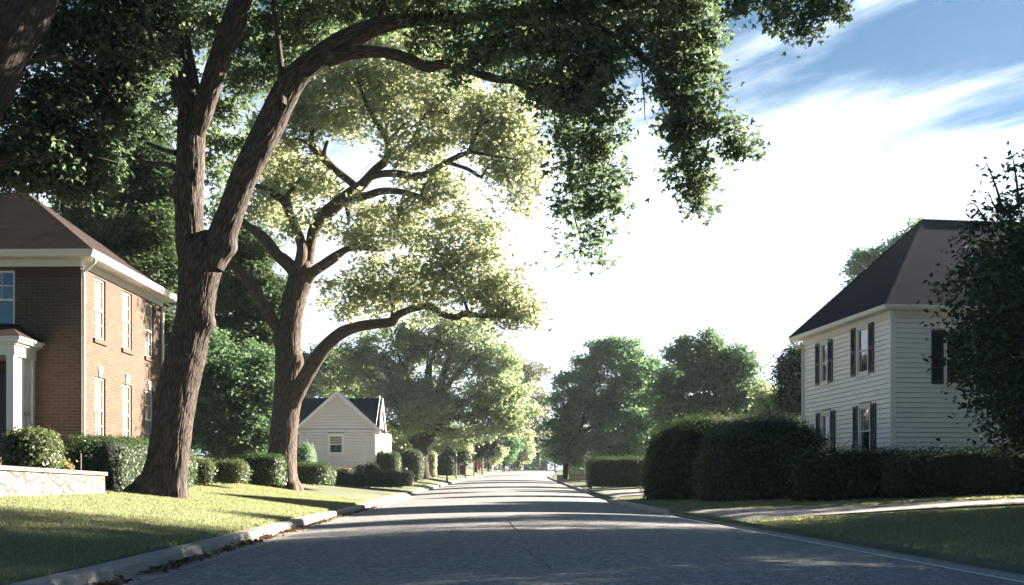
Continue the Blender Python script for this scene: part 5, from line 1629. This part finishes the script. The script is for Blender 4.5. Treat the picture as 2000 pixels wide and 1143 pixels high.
v_, f_ = leaves(blob_points(PB(dw, 240.0, 1.0, 1.4), 26000, 0.5, 8, 8), 0.75)
tag(mesh_obj('distant_woods', v_, f_, MT['leaf_shade']), 'distant wood closing the view behind the street', 'woods', kind='stuff')
# along the far street, left
SG = 'small street trees beyond the maple'
simple_tree('street_tree', 'yellow leaved tree behind the black lamp post', 132.0, None, [(842, 930, 5), (846, 890, 5), (850, 860, 4)], [(850, 860, 26), (880, 850, 28), (870, 880, 20), (900, 870, 22), (840, 880, 16), (910, 850, 24)], 9000, 0.26, 'leaf_gold', group=SG)
simple_tree('street_tree', 'small dark round tree nearest the grey bin', 120.0, None, [(895, 928, 2.2), (895, 905, 2), (895, 890, 1.5)], [(882, 886, 10), (895, 882, 14), (908, 886, 11), (896, 890, 12)], 3000, 0.22, 'leaf_dark', group=SG)
simple_tree('street_tree', 'dark topped small tree over the red board', 138.0, None, [(930, 923, 3), (930, 900, 2.6), (932, 880, 2)], [(925, 868, 18), (945, 872, 20), (955, 860, 16), (935, 885, 14), (960, 882, 14), (918, 885, 10)], 5000, 0.26, 'leaf_dark', group=SG)
simple_tree('street_tree', 'golden small tree with a pale trunk past the red board', 146.0, None, [(954, 921, 2.5), (955, 900, 2.2), (957, 885, 2)], [(930, 895, 12), (950, 890, 16), (970, 888, 14), (940, 880, 12), (980, 880, 12), (962, 898, 10)], 4200, 0.26, 'leaf_gold', group=SG)
simple_tree('street_tree', 'dim grey green tree beside the far golden crown', 160.0, None, [(984, 916, 2.2), (985, 900, 2), (986, 880, 1.6)], [(985, 875, 20), (1000, 870, 18), (990, 892, 14), (975, 888, 12)], 5200, 0.3, 'leaf_blue', group=SG)
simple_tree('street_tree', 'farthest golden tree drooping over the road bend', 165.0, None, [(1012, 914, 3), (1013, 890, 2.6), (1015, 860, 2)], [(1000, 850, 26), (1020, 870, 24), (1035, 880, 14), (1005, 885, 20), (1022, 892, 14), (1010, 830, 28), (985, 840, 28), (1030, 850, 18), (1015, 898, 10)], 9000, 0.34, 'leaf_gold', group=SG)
simple_tree('hazy_tree', 'tall pale hazy tree above the end of the road', 215.0, None, [(1052, 912, 3.5), (1050, 880, 3.2), (1046, 830, 2.6), (1040, 770, 2)],
            [(1020, 730, 30), (1040, 720, 24), (1010, 760, 34), (1040, 770, 30), (1050, 800, 30), (1030, 820, 30), (1050, 840, 30), (1040, 865, 26), (1060, 870, 14), (1025, 860, 26), (1000, 720, 28), (1058, 830, 16)], 15000, 0.42, 'leaf_grey')
# right side of the street
RG = 'leafy trees on the right beyond the hedges'
simple_tree('leafy_tree', 'broad bluish green tree left of the square clipped hedge', 112.0, None, [(1105, 936, 6), (1105, 915, 5.5), (1108, 880, 5), (1140, 820, 4)],
            [(1180, 690, 28), (1140, 720, 34), (1190, 720, 44), (1240, 715, 36), (1110, 750, 34), (1160, 765, 46), (1215, 770, 46), (1260, 760, 38), (1095, 790, 30), (1140, 810, 46), (1195, 820, 46), (1250, 820, 44), (1100, 830, 36), (1150, 855, 40), (1210, 865, 40), (1260, 865, 36), (1090, 870, 26), (1130, 885, 28), (1180, 890, 24), (1225, 685, 26), (1205, 670, 18), (1165, 675, 18), (1230, 890, 24), (1280, 800, 30), (1290, 850, 34), (1110, 895, 16), (1275, 720, 20)],
            64000, 0.28, 'leaf_blue', group=RG, deep=1.1, droop=.1)
simple_tree('leafy_tree', 'tall dark tree with ragged sunlit top right of the bluish tree', 92.0, None, [(1400, 960, 7), (1398, 850, 6), (1396, 760, 5), (1392, 700, 3)],
            [(1385, 675, 22), (1350, 670, 20), (1330, 695, 24), (1400, 695, 30), (1440, 690, 24), (1370, 715, 34), (1420, 730, 36), (1460, 725, 26), (1345, 740, 34), (1390, 760, 40), (1450, 765, 34), (1330, 780, 36), (1370, 800, 40), (1420, 800, 40), (1470, 800, 34), (1480, 765, 18), (1310, 690, 12), (1385, 655, 12), (1300, 760, 26), (1300, 820, 36), (1360, 840, 40), (1440, 840, 40), (1296, 735, 24, 8), (1285, 775, 28, 8), (1310, 725, 18, 6), (1485, 790, 24, 4), (1480, 830, 30, 4)],
            46000, 0.26, 'leaf_shade', group=RG, subs=16)
simple_tree('leafy_tree', 'lower green tree between the tall dark tree and the white house', 84.0, None, [(1510, 960, 6), (1510, 860, 5), (1512, 790, 4)],
            [(1500, 770, 24), (1530, 780, 30), (1490, 800, 26), (1520, 820, 34), (1560, 800, 30), (1560, 850, 34), (1500, 840, 30)], 15000, 0.24, 'leaf_maple', group=RG)
simple_tree('leafy_tree', 'very dark tree pressed against the far corner of the white house', 68.0, None, [(1590, 960, 7), (1592, 820, 6), (1596, 720, 4)],
            [(1560, 690, 18), (1550, 720, 26), (1580, 710, 30), (1560, 760, 34), (1600, 750, 40), (1545, 790, 30), (1590, 800, 40), (1540, 740, 18), (1610, 690, 34), (1535, 770, 16)], 22000, 0.2, 'leaf_dark', group=RG)
simple_tree('leafy_tree', 'tree top showing above the sloping slate blue roof', 84.0, None, [(1740, 950, 9), (1740, 700, 7), (1742, 560, 4)],
            [(1672, 540, 20), (1690, 510, 26), (1720, 495, 28), (1750, 480, 28), (1780, 460, 26), (1800, 445, 16), (1720, 540, 34), (1770, 520, 40), (1680, 560, 20), (1810, 500, 40), (1760, 580, 44), (1840, 480, 40)], 17000, 0.24, 'leaf_blue', group=RG, lobes=1)
simple_tree('leafy_tree', 'small round headed tree at the far bend of the road', 175.0, None, [(1084, 919, 1.8), (1084, 908, 1.6), (1084, 895, 1.2)], [(1075, 890, 14), (1092, 890, 14), (1084, 880, 16), (1070, 880, 10), (1100, 884, 12)], 4000, 0.3, 'leaf_blue', group=RG)

# ------------------------------------------------------------------ far street things
def gp_(px, py, d):
    p = P(px, py, d)
    return p


def far_house():
    d = 262.0
    c = P(1046, 914, d)
    h = thing('far_house', (c.x, c.y, c.z), 'dark gabled house with a white window band at the end of the road', 'house')
    F = frame(c, (1, 0, 0), (0, -1, 0))
    w = 2.6
    z0 = c.z - 1.2
    m = MB()
    m.wall(F, -w, w, z0, c.z + 1.3, [(-1.7, 1.3, c.z + 0.05, c.z + 0.75)])
    m.poly(F(-w, 0, c.z + 1.3), F(w, 0, c.z + 1.3), F(0, 0, c.z + 3.6))
    m.build('wall', MT['bin'], h)
    r = MB()
    for s in (-1, 1):
        r.poly(F(s * (w + .35), .4, c.z + 1.0), F(0, .4, c.z + 3.85), F(0, -8, c.z + 3.85), F(s * (w + .35), -8, c.z + 1.0))
    r.build('roof', MT['roof_brown'], h)
    f = MB()
    f.fbox(F, -1.75, 1.35, -.02, .06, c.z + 0.72, c.z + 0.84); f.fbox(F, -1.75, 1.35, -.02, .06, c.z - 0.02, c.z + 0.10)
    for k in range(5): f.fbox(F, -1.75 + k * .755, -1.67 + k * .755, -.02, .05, c.z + .1, c.z + .72)
    w_ = f.build('window', MT['white'], h)
    g = MB(); g.poly(F(-1.7, -.06, c.z + .05), F(1.3, -.06, c.z + .05), F(1.3, -.06, c.z + .75), F(-1.7, -.06, c.z + .75)); g.build('pane', MT['glass'], w_)


far_house()


def porch_house():
    d = 122.0
    a, b = P(1108, 930, d), P(1165, 930, d)
    z0 = a.z
    h = thing('porch_house', (a.x, d, z0), 'shaded tan house with pale porch posts behind the square clipped hedge', 'house')
    F = frame((a.x, d, 0), (1, 0, 0), (0, -1, 0))
    W = b.x - a.x + 4
    m = MB(); m.wall(F, 0, W, z0 - 1, z0 + 2.9, [(0.35, 1.0, z0 + .5, z0 + 2.0)]); m.build('wall', MT['tan'], h)
    r = MB(); r.poly(F(-.5, .6, z0 + 2.8), F(W + .5, .6, z0 + 2.8), F(W + .5, -3, z0 + 4.6), F(-.5, -3, z0 + 4.6)); r.poly(F(-.5, -6.6, z0 + 2.8), F(-.5, -3, z0 + 4.6), F(W + .5, -3, z0 + 4.6), F(W + .5, -6.6, z0 + 2.8)); r.build('roof', MT['roof_brown'], h)
    for x in (1.6, 2.0, 2.35):
        pp = MB(); pp.fbox(F, x, x + .09, 1.2, 1.29, z0, z0 + 2.4); pp.build('porch_post', MT['white'], h)
    ww = MB()
    for q in ((0.35, 0.42, z0 + .5, z0 + 2.0), (0.93, 1.0, z0 + .5, z0 + 2.0), (0.42, .93, z0 + 1.93, z0 + 2.0), (.42, .93, z0 + .5, z0 + .57), (.42, .93, z0 + 1.22, z0 + 1.28)): ww.fbox(F, q[0], q[1], -.08, .03, q[2], q[3])
    w_ = ww.build('window', MT['white'], h)
    g = MB(); g.poly(F(.4, -.06, z0 + .55), F(.95, -.06, z0 + .55), F(.95, -.06, z0 + 1.95), F(.4, -.06, z0 + 1.95)); g.build('pane', MT['glass'], w_)


porch_house()


def low_wall():
    d = 113.0
    a, b = P(1088, 937, d), P(1150, 938, d)
    F = frame((a.x, d, 0), (1, 0, 0), (0, -1, 0))
    t = thing('low_wall', (a.x, d, a.z - .2), 'low tan garden wall by the slim trunk on the right', 'wall')
    m = MB(); m.fbox(F, 0, b.x - a.x, -.4, 0, a.z - .5, a.z + .36); m.build('stonework', MT['tan'], t)
    c = MB()
    x = -.03
    while x < b.x - a.x: c.fbox(F, x, min(x + .7, b.x - a.x + .03) - .01, -.44, .04, a.z + .362, a.z + .43); x += .7
    c.build('cap_stone', MT['cap'], t)


low_wall()


def lamp_post():
    d = 104.0
    b = P(873, 939, d)
    t = thing('lamp_post', b, 'slim black lamp post on the left verge', 'lamp post')
    v, f, u = tube([b + Vector((0, 0, -.3)), b + Vector((0, 0, .1)), b + Vector((0, 0, .6)), b + Vector((0, 0, 3.4))], [.10, .085, .055, .045], nseg=10, step=.3)
    mesh_obj('pole', v, f, MT['black'], t, smooth=True)
    v, f, u = tube([b + Vector((0, 0, 3.38)), b + Vector((0, 0, 3.45)), b + Vector((0, 0, 3.85)), b + Vector((0, 0, 3.9)), b + Vector((0, 0, 4.05))], [.05, .12, .19, .22, .03], nseg=6, step=.1)
    mesh_obj('lantern', v, f, MT['black'], t)


lamp_post()


def mailbox(px, py, d, label, hgt=1.15, mat='black', group=None, post='wood'):
    b = P(px, py, d)
    t = thing('mailbox', b, label, 'mailbox', group)
    F = frame(b, (1, 0, 0), (0, -1, 0))
    m = MB(); m.fbox(F, -.05, .05, -.05, .05, b.z - .3, b.z + hgt); m.build('post', MT[post], t)
    k = MB()
    n = 8
    prof = [(-.13, 0), (.13, 0)] + [(.13 * math.cos(a), .14 + .13 * math.sin(a)) for a in np.linspace(0, math.pi, n)]
    A = [F(x, .28, b.z + hgt + z) for x, z in prof]; B = [F(x, -.26, b.z + hgt + z) for x, z in prof]
    k.poly(*A); k.poly(*B[::-1])
    for i in range(len(prof)): k.poly(A[i], B[i], B[(i + 1) % len(prof)], A[(i + 1) % len(prof)])
    k.build('box', MT[mat], t)


mailbox(1154, 948, 76.5, 'black mailbox at the left end of the square clipped hedge', 0.75)
mailbox(909, 928, 121.0, 'dark mailbox beside the grey bin', 1.0, 'black')


def bin_():
    b = P(903, 928, 121.5)
    t = thing('wheeled_bin', b, 'grey wheeled bin standing on the left verge', 'bin')
    F = frame(b, (1, 0, 0), (0, -1, 0))
    m = MB()
    lo = [(-.26, -.28), (.26, -.28), (.26, .28), (-.26, .28)]; hi = [(-.31, -.36), (.31, -.36), (.31, .36), (-.31, .36)]
    A = [F(x, o, b.z + .05) for x, o in lo]; B = [F(x, o, b.z + .95) for x, o in hi]
    m.poly(*A[::-1]); m.poly(*B)
    for i in range(4): m.poly(A[i], A[(i + 1) % 4], B[(i + 1) % 4], B[i])
    m.build('body', MT['bin'], t)
    k = MB(); k.prism(F, [(-.38, b.z + .952), (.40, b.z + .952), (.36, b.z + 1.0), (0, b.z + 1.06), (-.36, b.z + 1.03)], -.33, .33); k.build('lid', MT['bin'], t)


bin_()


def post(px, py, d, h, r, label, mat, group=None, name='post'):
    b = P(px, py, d)
    v, f, u = tube([b + Vector((0, 0, -.3)), b + Vector((0, 0, .02)), b + Vector((0, 0, h - .04)), b + Vector((0, 0, h)), b + Vector((0, 0, h + .005))], [r, r, r * .95, r * .6, .002], nseg=10, step=.3)
    tag(mesh_obj(name, v, f, MT[mat], loc=b, smooth=True), label, 'post', group)


post(785, 938, 68.5, 0.82, 0.035, 'small white marker post at the end of the low hedges', 'white', name='marker_post')
post(891, 930, 119, 2.0, 0.07, 'pale wooden post left of the small dark round tree', 'wood', name='wooden_post')
post(926, 925, 140, 2.4, 0.09, 'weathered wooden post left of the red board', 'wood', name='wooden_post')
post(942, 924, 141, 2.2, 0.12, 'thick pale wooden post right of the red board', 'wood', name='wooden_post')
post(961, 918, 150, 2.6, 0.08, 'thin whitish post beyond the red board', 'white', name='wooden_post')
post(158, 921, 28.6, 0.42, 0.012, 'thin wooden garden stake behind the stone wall', 'wood', name='garden_stake')


def ball():
    b = P(793, 916, 69.5)
    V, F = [], []
    n, mm = 12, 8
    for i in range(mm + 1):
        for j in range(n):
            t, p = math.pi * i / mm, 2 * math.pi * j / n
            V.append(b + Vector((math.sin(t) * math.cos(p), math.sin(t) * math.sin(p), math.cos(t))) * .07)
    for i in range(mm):
        for j in range(n): F.append([i * n + j, i * n + (j + 1) % n, (i + 1) * n + (j + 1) % n, (i + 1) * n + j])
    t = thing('globe_light', P(793, 940, 69.5), 'small white globe on a thin stem beside the white marker post', 'garden light')
    mesh_obj('globe', np.array([tuple(v) for v in V]), F, MT['white'], t, smooth=True)
    g = P(793, 940, 69.5)
    v, f, u = tube([g + Vector((0, 0, -.2)), g + Vector((0, 0, .3)), b], [.012, .012, .012], nseg=6, step=.3)
    mesh_obj('stem', v, f, MT['black'], t)


ball()


def board(px0, px1, pt, pb, d, label, mat, cat, name, base_py):
    a, b = P(px0, pb, d), P(px1, pt, d)
    g = P((px0 + px1) / 2, base_py, d)
    t = thing(name, g, label, cat)
    F = frame((a.x, d, 0), (1, 0, 0), (0, -1, 0))
    m = MB(); m.fbox(F, 0, b.x - a.x, 0, .06, a.z, b.z); m.build('panel', MT[mat], t)
    p = MB()
    for x in (0.04, b.x - a.x - .1): p.fbox(F, x, x + .06, -.06, -.002, g.z - .3, b.z - .05)
    p.build('post', MT['wood'], t)


board(932, 938, 903, 917, 142, 'small red board on posts under the street trees', 'red', 'sign', 'red_board', 923)
board(1011, 1016, 901, 914, 168, 'narrow white board standing at the far roadside', 'white', 'sign', 'white_board', 915)


def planter():
    a = P(77, 919, 28.2)
    F = frame((a.x, a.y, 0), (1, 0, 0), (0, -1, 0))
    t = thing('planter_box', a, 'low dark planter box behind the stone wall cap', 'planter')
    m = MB()
    m.fbox(F, -.24, .24, -.2, -.17, a.z - .1, a.z + .14); m.fbox(F, -.24, .24, .17, .2, a.z - .1, a.z + .14)
    m.fbox(F, -.24, -.21, -.17, .17, a.z - .1, a.z + .14); m.fbox(F, .21, .24, -.17, .17, a.z - .1, a.z + .14)
    m.build('box', MT['bin'], t)
    s = MB(); s.poly(F(-.21, -.17, a.z + .10), F(.21, -.17, a.z + .10), F(.21, .17, a.z + .10), F(-.21, .17, a.z + .10)); s.build('earth', MT['soil'], t)


planter()


# ------------------------------------------------------------------ hazy air
def haze():
    x0, x1, y0, y1, z0, z1 = -440, 440, -45, 640, -8, 60
    v = [(x, y, z) for z in (z0, z1) for y in (y0, y1) for x in (x0, x1)]
    f = [[0, 2, 3, 1], [4, 5, 7, 6], [0, 1, 5, 4], [2, 6, 7, 3], [0, 4, 6, 2], [1, 3, 7, 5]]
    m, nt, N, L, out = new_mat('hazy_air')
    pv = N.new('ShaderNodeVolumePrincipled')
    pv.inputs['Color'].default_value = (0.78, 0.89, 1.0, 1)
    pv.inputs['Density'].default_value = 0.00019
    pv.inputs['Anisotropy'].default_value = 0.45
    L.new(pv.outputs[0], out.inputs['Volume'])
    m.cycles.homogeneous_volume = True
    m.cycles.volume_sampling = 'DISTANCE'
    o = mesh_obj('haze', np.array(v, float), f, m)
    tag(o, kind='stuff')


haze()
